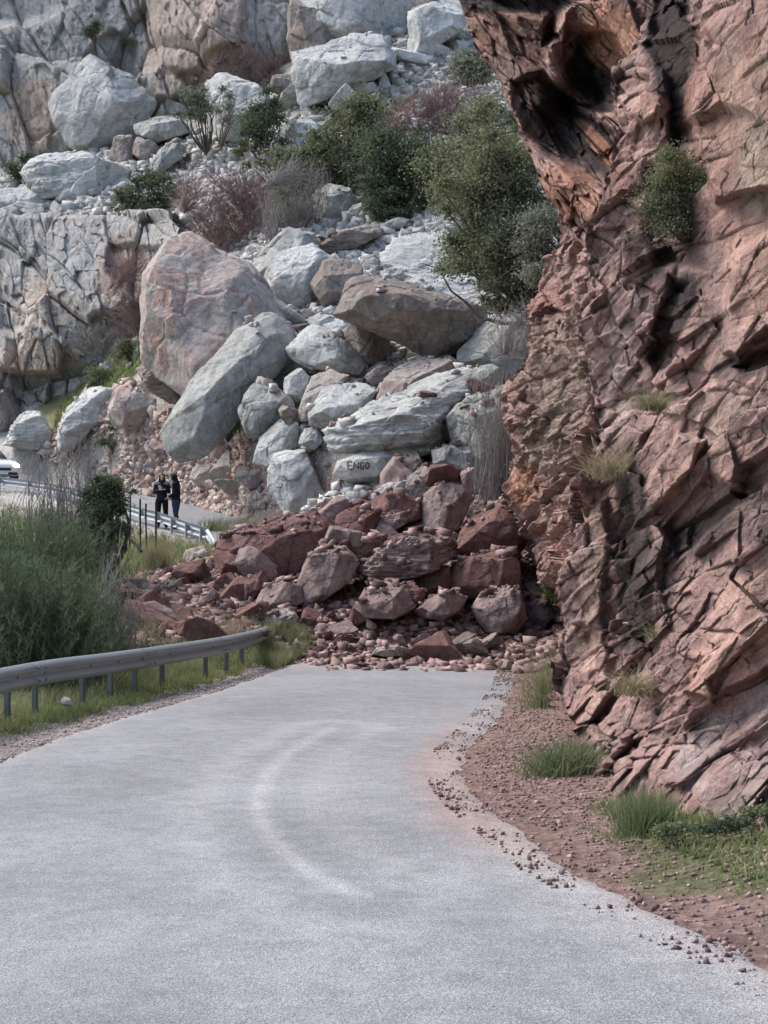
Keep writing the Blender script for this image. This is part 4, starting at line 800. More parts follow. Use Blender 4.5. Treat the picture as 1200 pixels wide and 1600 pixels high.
def rubble(poly, n, sizes, mats, label, group, seed, dmin=28, dmax=100, sink=.1, cat='rock', top=.08):
    global cnt
    rng = np.random.default_rng(seed)
    for x, y, z in sample(poly, n, rng, dmin, dmax):
        s = sizes[0]*(sizes[1]/sizes[0])**(rng.random()**1.6)
        z = settle(x, y, z, top, rng)
        if any((x-a)**2+(y-b)**2 < r*r for a, b, r in avoid): s *= .7
        tp = Vector((x, y-.3*s, z+.30*s)); dv = tp-Vector((0, 0, CAM_H)); hv_ = PILE.ray_cast(Vector((0, 0, CAM_H)), dv.normalized(), dv.length-.3)
        mt = mats[rng.integers(len(mats))]; me = PR[mt][rng.integers(5)]
        lx_, ly_ = (float(q[0]) for q in proj(np.array([[x, y, z+.2*s]])))
        if abs(lx_-565) < 55 and 694 < ly_ < 768: continue          # the painted stone stays clear
        if hv_[0] is not None: continue          # wholly behind a boulder
        o = link('rock', me, None, (x, y, z+s*(.22-sink))); o.scale = (s*rng.uniform(.8, 1.35), s*rng.uniform(.8, 1.2), s*rng.uniform(.7, 1.1)); o.rotation_euler = (rng.uniform(-.9, .9), rng.uniform(-.9, .9), rng.uniform(0, 6.28))
        q_ = o.scale; shp = 'flat' if q_.z < .78*q_.x and me.name[-1] in '0123456789' and q_.z < q_.y else 'long' if q_.x > 1.3*q_.y else 'blocky'
        szw = 'tiny' if s < sizes[0]*1.15 else 'small' if s < sizes[0]*1.5 else 'middling' if s < sizes[0]*2.1 else 'large'
        tag(o, szw+' '+shp+' '+TONE[mt]+' rock '+wherefrom((x, y, z+s*.2)), cat, group); cnt += 1
rubble([(180, 770), (200, 700), (240, 655), (275, 715), (340, 715), (400, 640), (440, 770), (400, 790), (330, 785), (240, 770)], 50, (.5, 2.2), ['pink', 'pink', 'lime', 'mauve', 'brown'], 'pinkish and pale rubble rock in the bank above the far road', 'rubble above the far road', 1, 44, 66)
rubble([(130, 1000), (140, 960), (230, 900), (330, 890), (350, 940), (400, 985), (300, 1010)], 22, (.3, 1.2), ['red', 'mauve'], '', 'red rocks in the debris apron', 9, 27, 42)
rubble([(430, 245), (440, 140), (520, 110), (640, 60), (740, 60), (700, 160), (560, 190), (470, 250)], 38, (.9, 3.2), ['lime', 'lime', 'lime', 'grey'], 'pale rock on the high chute between the bushes and the top boulders', 'pale rocks on the high chute', 2, 70, 100)
rubble([(470, 400), (500, 350), (600, 325), (690, 290), (670, 370), (590, 395), (590, 450)], 26, (.5, 1.7), ['lime', 'grey', 'brown'], 'small grey rock on the gravel chute below the dark green bushes', 'rocks on the lower chute', 3, 56, 78)
rubble([(400, 620), (480, 490), (600, 560), (740, 560), (760, 720), (520, 800), (400, 800)], 50, (.8, 2.7), ['lime', 'brown', 'grey', 'mauve'], 'grey rock filling a gap among the central boulders', 'filler rocks among the central boulders', 4, 41, 60, top=.15)
rubble([(150, 970), (230, 900), (330, 880), (345, 910), (420, 930), (560, 960), (820, 985), (850, 1010), (780, 1030), (560, 1030), (460, 1000), (300, 1010)], 112, (.2, 1.4), ['red', 'mauve', 'red', 'mauve', 'brown'], 'small red brown rock in the front apron of the slide', 'red rocks in the debris apron', 5, 29, 43, top=.5)
rubble([(480, 800), (560, 760), (760, 720), (850, 760), (850, 960), (700, 900), (520, 930)], 72, (.45, 2.1), ['red', 'mauve', 'mauve', 'red', 'brown'], 'red brown rock packed between the large red debris blocks', 'red rocks between the debris blocks', 6, 33, 46, top=.45)
rubble([(-10, 350), (0, 300), (200, 290), (240, 330), (240, 352)], 15, (.8, 3.), ['lime', 'grey'], 'pale rock lying on the left boulder shelf', 'rocks on the left shelf', 7, 78, 100)
rubble([(110, 640), (150, 575), (235, 515), (240, 560), (160, 620)], 10, (.5, 1.5), ['lime', 'pink'], 'pale stone scattered in the green strip under the left cliff', 'stones in the green strip', 8, 62, 80)
print('RUBBLE', cnt)
CUBE = np.array([(x, y, z) for x in (-1, 1) for y in (-1, 1) for z in (-1, 1)], float)*.72
CUBF = np.array([(0, 1, 3, 2), (4, 6, 7, 5), (0, 4, 5, 1), (2, 3, 7, 6), (0, 2, 6, 4), (1, 5, 7, 3)])
def chip(rng, K):
    J = CUBE[None]*rng.uniform(.5, 1.25, (K, 8, 3)); a = rng.uniform(-.6, .6, K); c, s_ = np.cos(a)[:, None], np.sin(a)[:, None]
    return np.stack([J[..., 0]*c-J[..., 2]*s_, J[..., 1], J[..., 0]*s_+J[..., 2]*c], -1)
def pebbles(name, label, polys, n, sizes, mat, seed, dmin, dmax, flat=.6, top=.03):
    rng = np.random.default_rng(seed); pts = []
    for poly, share in polys: pts += sample(poly, int(n*share), rng, dmin, dmax)
    pts = np.array([(x, y, settle(x, y, z, top, rng, .72)) for x, y, z in pts]); qx_, qy_ = proj(pts); pts = pts[~((np.abs(qx_-565) < 52) & (np.abs(qy_-730) < 26))]; u, f = CUBE, CUBF; K = len(pts)
    s = sizes[0]*(sizes[1]/sizes[0])**(rng.random(K)**2.6)
    J = chip(rng, K); J = J*np.stack([rng.uniform(.7, 1.3, K), rng.uniform(.7, 1.3, K), flat*rng.uniform(.6, 1.2, K)], -1)[:, None]*s[:, None, None]*.5
    a = rng.uniform(0, 6.28, K); tl = rng.normal(0, .8, K); ca, sa = np.cos(a), np.sin(a)
    ct, st_ = np.cos(tl)[:, None], np.sin(tl)[:, None]; J0 = J[..., 0]*ct-J[..., 2]*st_; Z = J[..., 0]*st_+J[..., 2]*ct; X = J0*ca[:, None]-J[..., 1]*sa[:, None]; Y = J0*sa[:, None]+J[..., 1]*ca[:, None]
    V = np.stack([X, Y, Z], -1)+pts[:, None]+np.array([0, 0, 1])*(s*.10)[:, None, None]
    F = (f[None]+(np.arange(K)*len(u))[:, None, None]).reshape(-1, 4)
    o = link(name, npmesh(name, V.reshape(-1, 3), [F], mat, smooth=False)); tag(o, label, kind='stuff'); return o
def peb_mat(name, a, b):
    t = NT(name); g = t.n('ShaderNodeNewGeometry'); c = t.ramp(g.outputs['Random Per Island'], [(0, a), (1, b)]); v = t.coord()
    c = t.mix(.6, c, t.ramp(t.noise(v, 9, 4, .7), [(.3, .6), (.7, 1.4)]), 'MULTIPLY'); t.bsdf(c, .95, t.bump(t.noise(v, 14, 3), .5, .03), spec=.1); return t.m
PB = {'pale': peb_mat('pale scree', (.26, .25, .235), (.50, .49, .47)), 'tan': peb_mat('tan scree', (.30, .20, .165), (.50, .44, .40)), 'red': peb_mat('red scree', (.09, .055, .05), (.36, .26, .24)), 'grav': peb_mat('verge gravel', (.20, .16, .15), (.46, .42, .40)), 'redgrav': peb_mat('red verge gravel', (.12, .075, .068), (.34, .24, .22))}
pebbles('gravel', 'pale angular scree covering the high chute and shelf', [([(240, 260), (300, 210), (430, 215), (440, 140), (520, 90), (640, 40), (900, 40), (900, 330), (700, 300), (600, 320), (470, 330), (300, 330)], .5), ([(440, 420), (500, 350), (600, 325), (690, 290), (760, 330), (700, 380), (590, 395), (590, 470)], .3), ([(-20, 352), (0, 290), (130, 240), (330, 222), (340, 330), (270, 360)], .3)], 15000, (.16, 1.0), PB['pale'], 21, 55, 102)
pebbles('gravel', 'tan and pinkish rubble gravel of the bank above the far road', [([(170, 775), (200, 690), (240, 645), (400, 640), (440, 790), (400, 796), (375, 830), (330, 800), (240, 775)], .8), ([(60, 720), (110, 640), (200, 600), (240, 660), (180, 740)], .2)], 6500, (.14, .6), PB['tan'], 22, 44, 78)
pebbles('gravel', 'grey scree between the central boulders', [([(230, 380), (260, 330), (400, 330), (480, 380), (500, 440), (480, 560), (400, 640), (240, 500)], .4), ([(380, 640), (480, 490), (600, 440), (760, 480), (780, 720), (520, 800), (400, 800)], .6)], 9500, (.15, .6), PB['pale'], 26, 41, 80)
pebbles('gravel', 'red brown crushed stone of the debris apron on the road', [([(140, 1000), (140, 960), (230, 895), (330, 875), (345, 840), (480, 800), (760, 730), (860, 760), (870, 1000), (850, 1060), (800, 1075), (780, 1060), (540, 1062), (480, 1040), (440, 1000), (300, 1010)], 1.)], 24000, (.035, .36), PB['red'], 23, 29, 46, top=.35)
def edge_pebbles(name, label, side, y0, y1, a, b, n, sizes, mat, seed):
    rng = np.random.default_rng(seed); k = np.where((RD[:, 1] > y0) & (RD[:, 1] < y1))[0]; ii = rng.choice(k, n); t_ = rng.random(n)
    e = wr[ii] if side > 0 else wl[ii]; lo = e+a+(b-a)*t_**1.3; XYp = RD[ii, :2]+RDN[ii]*(side*lo)[:, None]; z = np.where(lo > e, ground(XYp[:, 0], XYp[:, 1]), RD[ii, 2]+.004)
    fq = fbm(np.c_[XYp*1.1, 0*lo], 4, seed)+.5*(rng.random(n)-.5)+.5*sstep(0, .5, lo-e)-.1; kq = fq > 0; XYp, z = XYp[kq], z[kq]; n = len(z); K = n; u, f = CUBE, CUBF; s = sizes[0]*(sizes[1]/sizes[0])**(rng.random(K)**3.6)
    J = chip(rng, K)*np.stack([rng.uniform(.6, 1.3, K), rng.uniform(.6, 1.1, K), rng.uniform(.45, 1., K)], -1)[:, None]*s[:, None, None]*.5; az = rng.uniform(0, 6.28, K); ti = rng.normal(0, .7, K)
    ct, st_ = np.cos(ti)[:, None], np.sin(ti)[:, None]; ca, sa = np.cos(az)[:, None], np.sin(az)[:, None]; J0 = J[..., 0]*ct-J[..., 2]*st_; J2 = J[..., 0]*st_+J[..., 2]*ct; J = np.stack([J0*ca-J[..., 1]*sa, J0*sa+J[..., 1]*ca, J2], -1)
    V = J+np.c_[XYp, z+s*.12][:, None]; F = (f[None]+(np.arange(K)*len(u))[:, None, None]).reshape(-1, 4)
    tag(link(name, npmesh(name, V.reshape(-1, 3), [F], mat, smooth=False)), label, kind='stuff')
pebbles('gravel', 'red brown crushed stone spilling down the bank left of the road', [([(120, 1015), (140, 960), (230, 895), (330, 885), (420, 985), (300, 1012), (200, 1018)], 1.)], 8000, (.05, .45), PB['red'], 27, 27, 42)
edge_pebbles('gravel', 'loose grey gravel along the left edge of the asphalt', -1, 9, 30, -.12, .55, 16000, (.010, .05), PB['grav'], 31)
edge_pebbles('gravel', 'red brown grit and stones on the right verge', 1, 6, 31, -.35, 2.7, 80000, (.004, .05), PB['redgrav'], 32)
# ------------------------------------------------------------------ guardrails
def sweep(path, prof, closed=False):
    """profile (outward, up) swept along a path"""
    path = np.asarray(path); T = np.gradient(path, axis=0); T[:, 2] = 0; T /= np.linalg.norm(T, axis=1, keepdims=True); N = np.c_[T[:, 1], -T[:, 0], 0*T[:, 0]]
    pr = np.asarray(prof); V = path[:, None]+N[:, None]*pr[None, :, :1]+np.array([0, 0, 1])*pr[None, :, 1:]
    return V.reshape(-1, 3), gridfaces(len(path), len(pr)), T, N
# W profile with thickness: outer skin then inner skin
wo_ = [(0, -.155), (.012, -.15), (.03, -.135), (.075, -.105), (.083, -.08), (.075, -.055), (.02, -.02), (.012, 0), (.02, .02), (.075, .055), (.083, .08), (.075, .105), (.03, .135), (.012, .15), (0, .155)]
WP = wo_+[(a-.006, b*.985) for a, b in wo_[::-1]]+[wo_[0]]
def guardrail(label, pts, posts, hgt_, mat, postmat, postdir, terminal=None):
    pts = np.array(pts); C_ = resample(catmull(pts, 16), .25); root = empty('guardrail', tuple(C_[len(C_)//2]-np.array([0, 0, hgt_]))); tag(root, label, 'guardrail'); off = np.array(root.location[:])
    mid = C_.copy(); mid[:, 2] -= .155
    V, F, T, N = sweep(mid, WP); link('rail_beam', npmesh('rail_beam', V-off, [F], mat), root)
    for q_ in np.arange(2.2, len(C_)*.25-1, 4.0):
        i = int(q_/.25); V, F, _, _ = sweep(mid[i:i+3]+N[i]*.007, WP); link('splice', npmesh('splice', V-off, [F], mat), root)
        for e_ in (-.08, .08):
            for r_ in (.12, .38):
                bm = bmesh.new(); pb = mid[i]+(mid[i+2]-mid[i])*r_*2*.9+N[i]*.094+np.array([0, 0, e_]); bmesh.ops.create_uvsphere(bm, u_segments=8, v_segments=6, radius=.017, matrix=Matrix.Translation(Vector(pb-off))); link('bolt', bm2mesh('bolt', bm, postmat), root)
    for px, d in posts:
        # the post stands behind the beam at the path point nearest to that distance
        i = np.abs(C_[:, 1]-d).argmin(); p = mid[i]-N[i]*.11; ang = math.atan2(T[i, 1], T[i, 0])
        bm = bmesh.new(); rot = Matrix.Rotation(ang, 4, 'Z'); zb = float(ground(p[0], p[1]))-.25; zt = p[2]+.13; c = Vector((p[0]-off[0], p[1]-off[1], (zb+zt)/2-off[2]))
        t_ = .008; L = .06
        box(bm, c+rot@Vector((0, L/2, 0)), (.05, t_, zt-zb), rot); box(bm, c-rot@Vector((0, L/2, 0)), (.05, t_, zt-zb), rot); box(bm, c+rot@Vector((-.03, 0, 0)), (t_, L-t_, zt-zb), rot)
        po = link('post', bm2mesh('post', bm, postmat), root)
        bm = bmesh.new(); cc = Vector(mid[i]-N[i]*.035)-Vector(off); box(bm, cc, (.08, .07, .18), rot); bmesh.ops.bevel(bm, geom=bm.edges[:], offset=.008, segments=1)
        link('spacer', bm2mesh('spacer', bm, postmat), root)
        bm = bmesh.new(); cc = Vector(mid[i]+N[i]*.022)-Vector(off); bmesh.ops.create_cone(bm, cap_ends=True, segments=8, radius1=.016, radius2=.012, depth=.02, matrix=Matrix.Translation(cc)@Matrix.Rotation(ang, 4, 'Z')@Matrix.Rotation(R(90), 4, 'X'))
        link('bolt', bm2mesh('bolt', bm, postmat), root)
    return root, C_, mid, N, off
def rail_top(px, py, d): return tuple(P(px, py, d))
near = [(-5.2, 9.5, .72+GS*9.5), (-5.0, 14, .72+GS*14)]+[rail_top(*a) for a in ((0, 1044, 18.4), (83, 1030, 20.3), (167, 1020, 22.0), (250, 1009, 24.2), (333, 997, 26.9), (375, 989, 29.0), (405, 982, 31.4), (421, 976, 33.6))]
rn = guardrail('near corrugated steel guardrail curving along the left edge of the road', near, [(0, d) for d in (12.6, 15.2, 17.2, 18.9, 19.9, 21.5, 22.5, 23.4, 24.5, 26.7, 28.2, 29.7, 31.6, 33.0)], .72, M['galv_old'], M['post'], 1)
far_ = [rail_top(325, 826, 45.0), rail_top(297, 817, 46.0), rail_top(272, 808, 47.2), rail_top(247, 800, 48.3), rail_top(222, 794, 49.6), rail_top(170, 778, 52.6), rail_top(130, 767, 56), rail_top(90, 758, 58.5), rail_top(50, 751, 60.5), rail_top(0, 745, 62.3), rail_top(-60, 739, 64.5)]
rf = guardrail('distant shiny guardrail beside the far road where two people stand', far_, [(0, d) for d in (45.2, 46.0, 47.2, 48.3, 49.6, 51.2, 53, 55, 57, 59, 60.6, 62.2, 64)], .72, M['galv'], M['galv'], 1)
# sloping end terminal of the far rail
e0 = np.array(far_[0]); e1 = P(345, 858, 44.0)+0; tm = np.stack([e0, (e0*2+e1)/3+[0, 0, .01], (e0+2*e1)/3, e1]); tm[:, 2] -= .155
V, F, T, N = sweep(tm, WP); link('end_terminal', npmesh('end_terminal', V-rf[4], [F], M['galv']), rf[0])
# ------------------------------------------------------------------ rusty stakes of the old fence
for px, pt, pb, d, tilt, lb in ((202, 768, 812, 45.5, .03, 'leftmost thin dark stake by the evergreen tree'), (220, 779, 847, 44.5, -.02, 'tall dark stake just left of the standing people'), (231, 787, 848, 44.3, -.06, 'thinner leaning stake between two darker stakes'), (243, 784, 845, 44.3, .01, 'dark stake in front of the person with folded arms')):
    a = P(px, pt, d); g = float(ground(a[0], a[1])); b_ = np.array([a[0], a[1], g-.1]); h_ = a[2]-g
    pts = np.stack([b_+(a-b_)*t_+np.array([tilt*math.sin(t_*2), 0, 0]) for t_ in np.linspace(0, 1, 6)])[None]; V, F = tubes(pts, np.full((1, 6), .026), 6)
    o = link('stake', npmesh('stake', V-b_, [F], M['iron']), None, b_); tag(o, lb, 'stake')
a = P(192, 833, 42.0); b_ = P(221, 862, 41.6); pts = np.stack([a+(b_-a)*t_+np.array([0, 0, .04*math.sin(3*t_)]) for t_ in np.linspace(0, 1, 6)])[None]; V, F = tubes(pts, np.linspace(.035, .05, 6)[None], 6)
tag(link('fallen_stake', npmesh('fallen_stake', V-b_, [F], M['iron']), None, b_), 'dark stake lying aslant on the grass bank below the others', 'stake')
# ------------------------------------------------------------------ plants
def wood(rng, base, tips, r0, bend=.25, K=7):
    """tapered limbs from the base to each tip"""
    tips = np.asarray(tips); N = len(tips); t_ = np.linspace(0, 1, K)[None, :, None]; base = np.broadcast_to(base, tips.shape)
    p = base[:, None]+(tips-base)[:, None]*t_; L = np.linalg.norm(tips-base, axis=1)[:, None, None]
    p = p+np.sin(t_*np.pi)*rng.normal(0, bend, (N, 1, 3))*L*.5+rng.normal(0, .02, (N, K, 3))*L*t_
    return p
def cloud(rng, cs, rs, n, size, asp=.55):
    """leaf blades scattered round clump centres: pointed four-cornered leaves folded at random"""
    w_ = rs.prod(1)**(2/3) if rs.ndim > 1 else rs**2; k = rng.choice(len(cs), n, p=w_/w_.sum()); R_ = rs[k]
    dv = rng.normal(size=(n, 3)); dv /= np.linalg.norm(dv, axis=1, keepdims=True); rad = np.abs(rng.normal(.6, .48, n)); c = cs[k]+dv*(R_*rad[:, None] if R_.ndim > 1 else (R_*rad)[:, None])
    a = rng.normal(size=(n, 3))+dv*.5; a /= np.linalg.norm(a, axis=1, keepdims=True); b = np.cross(a, rng.normal(size=(n, 3))); b /= np.linalg.norm(b, axis=1, keepdims=True); s = (size*rng.uniform(.6, 1.5, n))[:, None]
    V = np.stack([c-a*s, c-b*s*asp, c+a*s, c+b*s*asp], 1).reshape(-1, 3); return V, np.arange(4*n).reshape(-1, 4)
def leafy(name, label, outline, d, mat, n, size, seed, depth=.8, clumps=26, trunkx=None, basey=None, group=None, cat='bush', cl=.20, wn=10, r0=.05):
    """crown clumps fill the measured outline, limbs reach every clump"""
    rng = np.random.default_rng(seed); o = np.array(outline, float); W = np.ptp(o[:, 0])/FPX*d; H = np.ptp(o[:, 1])/FPX*d
    cs = []
    while len(cs) < clumps:
        x = rng.uniform(o[:, 0].min(), o[:, 0].max()); y = rng.uniform(o[:, 1].min(), o[:, 1].max())
        if inpoly(np.array([x]), np.array([y]), o)[0] and sdpoly(np.array([x]), np.array([y]), o)[0] > .05*min(np.ptp(o[:, 0]), np.ptp(o[:, 1])):
            q = P(x, y, d); q[1] += rng.normal(0, .25)*depth*min(W, H); g = float(ground(q[0], q[1])); q[2] = max(q[2], g+.12); cs.append(q)
    cs = np.array(cs); rs = np.stack([rng.uniform(.5, 1.5, clumps)*cl*math.sqrt(W*H)]*3, -1)*np.array([1.15, 1, .75])
    st_ = rng.random(clumps) < .3; cs[st_] += rng.normal(0, .17*math.sqrt(W*H), (int(st_.sum()), 3))*[1, .5, .8]; rs[st_] *= .55; cs[:, 2] = np.maximum(cs[:, 2], ground(cs[:, 0], cs[:, 1])+.1) if basey is None else cs[:, 2]
    bx_ = trunkx if trunkx is not None else o[:, 0].mean(); by_ = basey if basey is not None else o[:, 1].max()
    b_ = P(bx_, by_, d); b_[2] = min(b_[2], float(ground(b_[0], b_[1]))) if basey is None else b_[2]
    root = empty(name, tuple(b_)); tag(root, label, cat, group)
    p = wood(rng, b_+np.array([0, 0, -.1]), cs, r0); k = len(cs); rad = np.linspace(1, .25, 7)[None]*np.full((k, 1), r0)*rng.uniform(.5, 1.1, (k, 1)); V, F = tubes(p, rad, 4)
    tw_b = cs[rng.integers(k, size=wn*k)]; tw = wood(rng, tw_b, tw_b+rng.normal(0, 1, (wn*k, 3))*rs[0]*1.25, .01, .2, 4); V2, F2 = tubes(tw, np.linspace(.22, .08, 4)[None]*np.full((wn*k, 1), r0), 3)
    link('branches', npmesh('branches', np.vstack([V, V2])-b_, [F, F2+len(V)], M['bark']), root)
    V, F = cloud(rng, cs, rs, n, size); link('foliage', npmesh('foliage', V-b_, [F], M[mat], smooth=False), root)
    return root
def ell(cx, cy, rx, ry, n=12, j=.12, seed=0):
    rng = np.random.default_rng(seed); return [(cx+rx*math.cos(a)*(1+rng.uniform(-j, j)), cy+ry*math.sin(a)*(1+rng.uniform(-j, j))) for a in np.linspace(0, 2*math.pi, n, endpoint=False)]
def bare(name, label, outline, d, mat, n, seed, r=.018, basepts=5, depth=.6, group=None, cat='shrub', sub=7, spread=.45):
    """a thicket of bare stems rooted across its patch of slope: bent stems, each carrying forked side twigs"""
    rng = np.random.default_rng(seed); o = np.array(outline, float); W = np.ptp(o[:, 0])/FPX*d; H = np.ptp(o[:, 1])/FPX*d; sz = min(W, H)
    def inside(m, lo=0.):
        out = []
        while len(out) < m:
            x = rng.uniform(o[:, 0].min(), o[:, 0].max()); y = rng.uniform(o[:, 1].min()+lo*np.ptp(o[:, 1]), o[:, 1].max())
            if inpoly(np.array([x]), np.array([y]), o)[0]: out.append((x, y))
        return np.array(out)
    if basepts > 1: bp = inside(basepts, .35); bs = P(bp[:, 0], bp[:, 1], d+rng.uniform(-.3, .3, basepts)*sz); g = ground(bs[:, 0], bs[:, 1]); bs[:, 2] = np.where(np.abs(g-bs[:, 2]) < .8*H, g, bs[:, 2])-.05
    else: bs = P(o[:, 0].mean(), o[:, 1].max(), d)[None]; bs[:, 2] = np.minimum(bs[:, 2], ground(bs[:, 0], bs[:, 1]))
    tp = inside(n); tips = P(tp[:, 0], tp[:, 1], d+rng.normal(0, .2*depth*sz, n)); D2 = ((tips[:, None, [0, 2]]-bs[None][:, :, [0, 2]])**2).sum(-1); kk = np.argmin(np.abs(D2-(.22*sz)**2)*rng.uniform(.4, 1.6, D2.shape)+(tips[:, None, 2] < bs[None, :, 2]+.1*sz)*9, 1)
    st = wood(rng, bs[kk], tips, r, .16, 7); V, F = tubes(st, np.linspace(1.3, .4, 7)[None]*np.full((n, 1), r), 3)
    j = rng.integers(1, 6, n*sub); i = np.repeat(np.arange(n), sub); sb = st[i, j]; dr = st[i, j+1]-st[i, j]; dr /= np.linalg.norm(dr, axis=1, keepdims=True)+1e-6
    L = rng.uniform(.08, .28, (n*sub, 1))*sz*.7; tw = wood(rng, sb, sb+(dr+rng.normal(0, .75, dr.shape)+[0, 0, .3])*L, r, .2, 4); V2, F2 = tubes(tw, np.linspace(.6, .25, 4)[None]*np.full((n*sub, 1), r), 3)
    b_ = bs[0]; root = empty(name, tuple(b_)); tag(root, label, cat, group); cc = np.cross(st[:, -1]-st[:, 0], [0, 0, 1])
    V2, F2 = np.vstack([V, V2]), np.vstack([F, F2+len(V)]); link('twigs', npmesh('twigs', V2-b_, [F2], M[mat]), root); return root
def D(px, py): return rayd(px, py)
# dark and olive greens of the upper slope
leafy('bush', 'dark green bush standing beside the white boulder right of the sapling', ell(414, 196, 30, 50, seed=1), D(414, 246)-2., 'leaf_dark', 10920, 0.066, 51, trunkx=412)
tr = leafy('sapling', 'slender grey green tree with a bare leaning trunk before the white boulder', ell(305, 162, 34, 42, seed=2), D(315, 236)-3.5, 'leaf_grey', 5460, 0.059, 52, trunkx=322, basey=238, cat='tree', clumps=20, cl=.16, r0=.06)
leafy('sapling', 'tiny grey green tree just right of the slender leaning one', ell(352, 162, 14, 30, seed=3), D(350, 236)-3.5, 'leaf_grey', 1890, 0.053, 53, trunkx=345, basey=230, cat='tree', clumps=9, cl=.2, r0=.04)
leafy('bush', 'small bright yellow green bush left of the dark green bush', ell(374, 236, 12, 15, seed=4), D(374, 250), 'leaf_bright', 1890, 0.046, 54, clumps=8, cl=.3)
leafy('bush', 'green bush with yellowish top between bare thicket and dark bushes', ell(465, 275, 44, 52, seed=5), D(465, 332), 'leaf_olive', 6500, .10, 55)
leafy('bush', 'low dark bush at the lower edge of the green thicket, left of the domed boulder', ell(462, 335, 40, 26, seed=6), D(462, 360)-.6, 'leaf_dark', 4200, .09, 56)
leafy('bush', 'loose olive bush reaching up into the pale chute', [(510, 250), (520, 200), (545, 145), (580, 140), (610, 165), (612, 210), (590, 260), (545, 280)], D(560, 290), 'leaf_olive', 5600, .11, 57)
leafy('bush', 'shaded dark bush above the blue grey domed boulder', ell(525, 252, 34, 42, seed=8), D(525, 300), 'leaf_dark', 4200, .10, 58)
leafy('bush', 'large round dark green bush left of the tall olive tree', ell(612, 262, 62, 66, seed=9), D(612, 332), 'leaf_dark', 19950, 0.073, 59, clumps=34)
leafy('bush', 'grey bush on the left shelf beside the bare pinkish thicket', ell(238, 306, 40, 36, seed=10), D(238, 340), 'leaf_dark', 4200, .10, 60)
leafy('bush', 'thin grey bush left of the darker one on the shelf', ell(200, 322, 26, 20, seed=11), D(200, 344), 'leaf_grey', 3570, 0.059, 61, clumps=14)
leafy('bush', 'small dark bush against the cliff at far left above the shelf', ell(40, 262, 26, 24, seed=12), D(40, 292), 'leaf_dark', 3990, 0.066, 62, clumps=12)
leafy('bush', 'small bush growing on the cliff ledge at top left', ell(148, 50, 18, 14, seed=13), 101., 'leaf_dark', 1890, 0.066, 63, clumps=8, basey=66)
leafy('bush', 'brownish green bush at the top beside the rock roof', ell(735, 96, 34, 34, seed=14), 78., 'leaf_grey', 5460, 0.073, 64, basey=132)
leafy('tree', 'tall olive green tree hanging over the slope beside the rock roof', [(665, 330), (690, 270), (720, 215), (760, 185), (810, 190), (850, 260), (905, 360), (880, 400), (800, 430), (760, 440), (710, 430), (690, 390), (675, 360)], 47., 'leaf_olive', 63000, 0.050, 65, trunkx=880, basey=500, cat='tree', clumps=90, cl=.10, r0=.09, wn=8)
leafy('tree', 'grey green tree filling the corner under the rock roof', [(820, 350), (860, 320), (900, 360), (930, 400), (930, 450), (880, 470), (830, 440), (815, 400)], 44., 'leaf_grey', 18900, 0.046, 66, trunkx=900, basey=520, cat='tree', clumps=40, cl=.14, r0=.07)
leafy('bush', 'drooping olive spray in front of the broad pale slab', [(745, 430), (800, 420), (845, 440), (820, 480), (780, 510), (755, 480)], 46., 'leaf_olive', 7560, 0.046, 67, trunkx=860, basey=500, clumps=22, cl=.14)
bare('shrub', 'large bare pinkish brown thicket behind the giant pink boulder', [(275, 300), (300, 270), (380, 255), (440, 275), (450, 340), (440, 400), (400, 415), (350, 400), (290, 360)], D(360, 372)-1, 'twig_red', 420, 71, .016, 80)
bare('shrub', 'rust coloured bare bush above the tall olive tree', [(600, 200), (640, 140), (700, 128), (770, 150), (790, 200), (740, 240), (650, 240)], 70., 'twig_red', 420, 72, .018, 70)
bare('shrub', 'bare reddish bush under the striped boulder at the top', [(315, 120), (330, 85), (390, 72), (440, 90), (440, 130), (400, 135)], 96., 'twig_red', 240, 73, .02, 40)
bare('shrub', 'grey bare twigs hanging over boulders left of the cliff spur', [(740, 560), (770, 490), (810, 450), (850, 470), (850, 600), (830, 720), (770, 740), (750, 660)], 42.5, 'twig_grey', 420, 74, .008, 120)
bare('shrub', 'brown tangle against the left cliff above the green strip', [(160, 470), (180, 400), (240, 380), (262, 440), (250, 510), (190, 530)], 73.5, 'twig_red', 320, 75, .012, 70)
bare('shrub', 'grey tangle at the foot of the left cliff', ell(160, 530, 60, 26, seed=20), 74., 'twig_grey', 260, 76, .013, 60)
leafy('bush', 'loose olive scrub trailing down the chute left of the round dark bush', [(500, 215), (530, 150), (600, 130), (640, 160), (600, 230), (560, 300), (500, 290)], D(560, 300)-.4, 'leaf_olive', 6000, .07, 77, clumps=30, cl=.11)
leafy('bush', 'brownish olive scrub bridging the rust coloured bush and the tall tree', [(640, 250), (680, 200), (740, 160), (800, 150), (830, 200), (760, 230), (700, 300)], 66., 'leaf_olive', 9000, .07, 78, basey=310, clumps=34, cl=.12)
leafy('bush', 'low olive scrub at the foot of the round dark bush', [(560, 330), (600, 300), (670, 290), (690, 320), (640, 345), (590, 345)], D(620, 346)-.3, 'leaf_dark', 4000, .06, 79, clumps=24, cl=.13)
bare('shrub', 'bare brown scrub between the two green thickets', [(400, 300), (440, 250), (500, 240), (520, 290), (470, 360), (420, 370)], D(450, 372)-1.4, 'twig_grey', 220, 70, .014, 50)
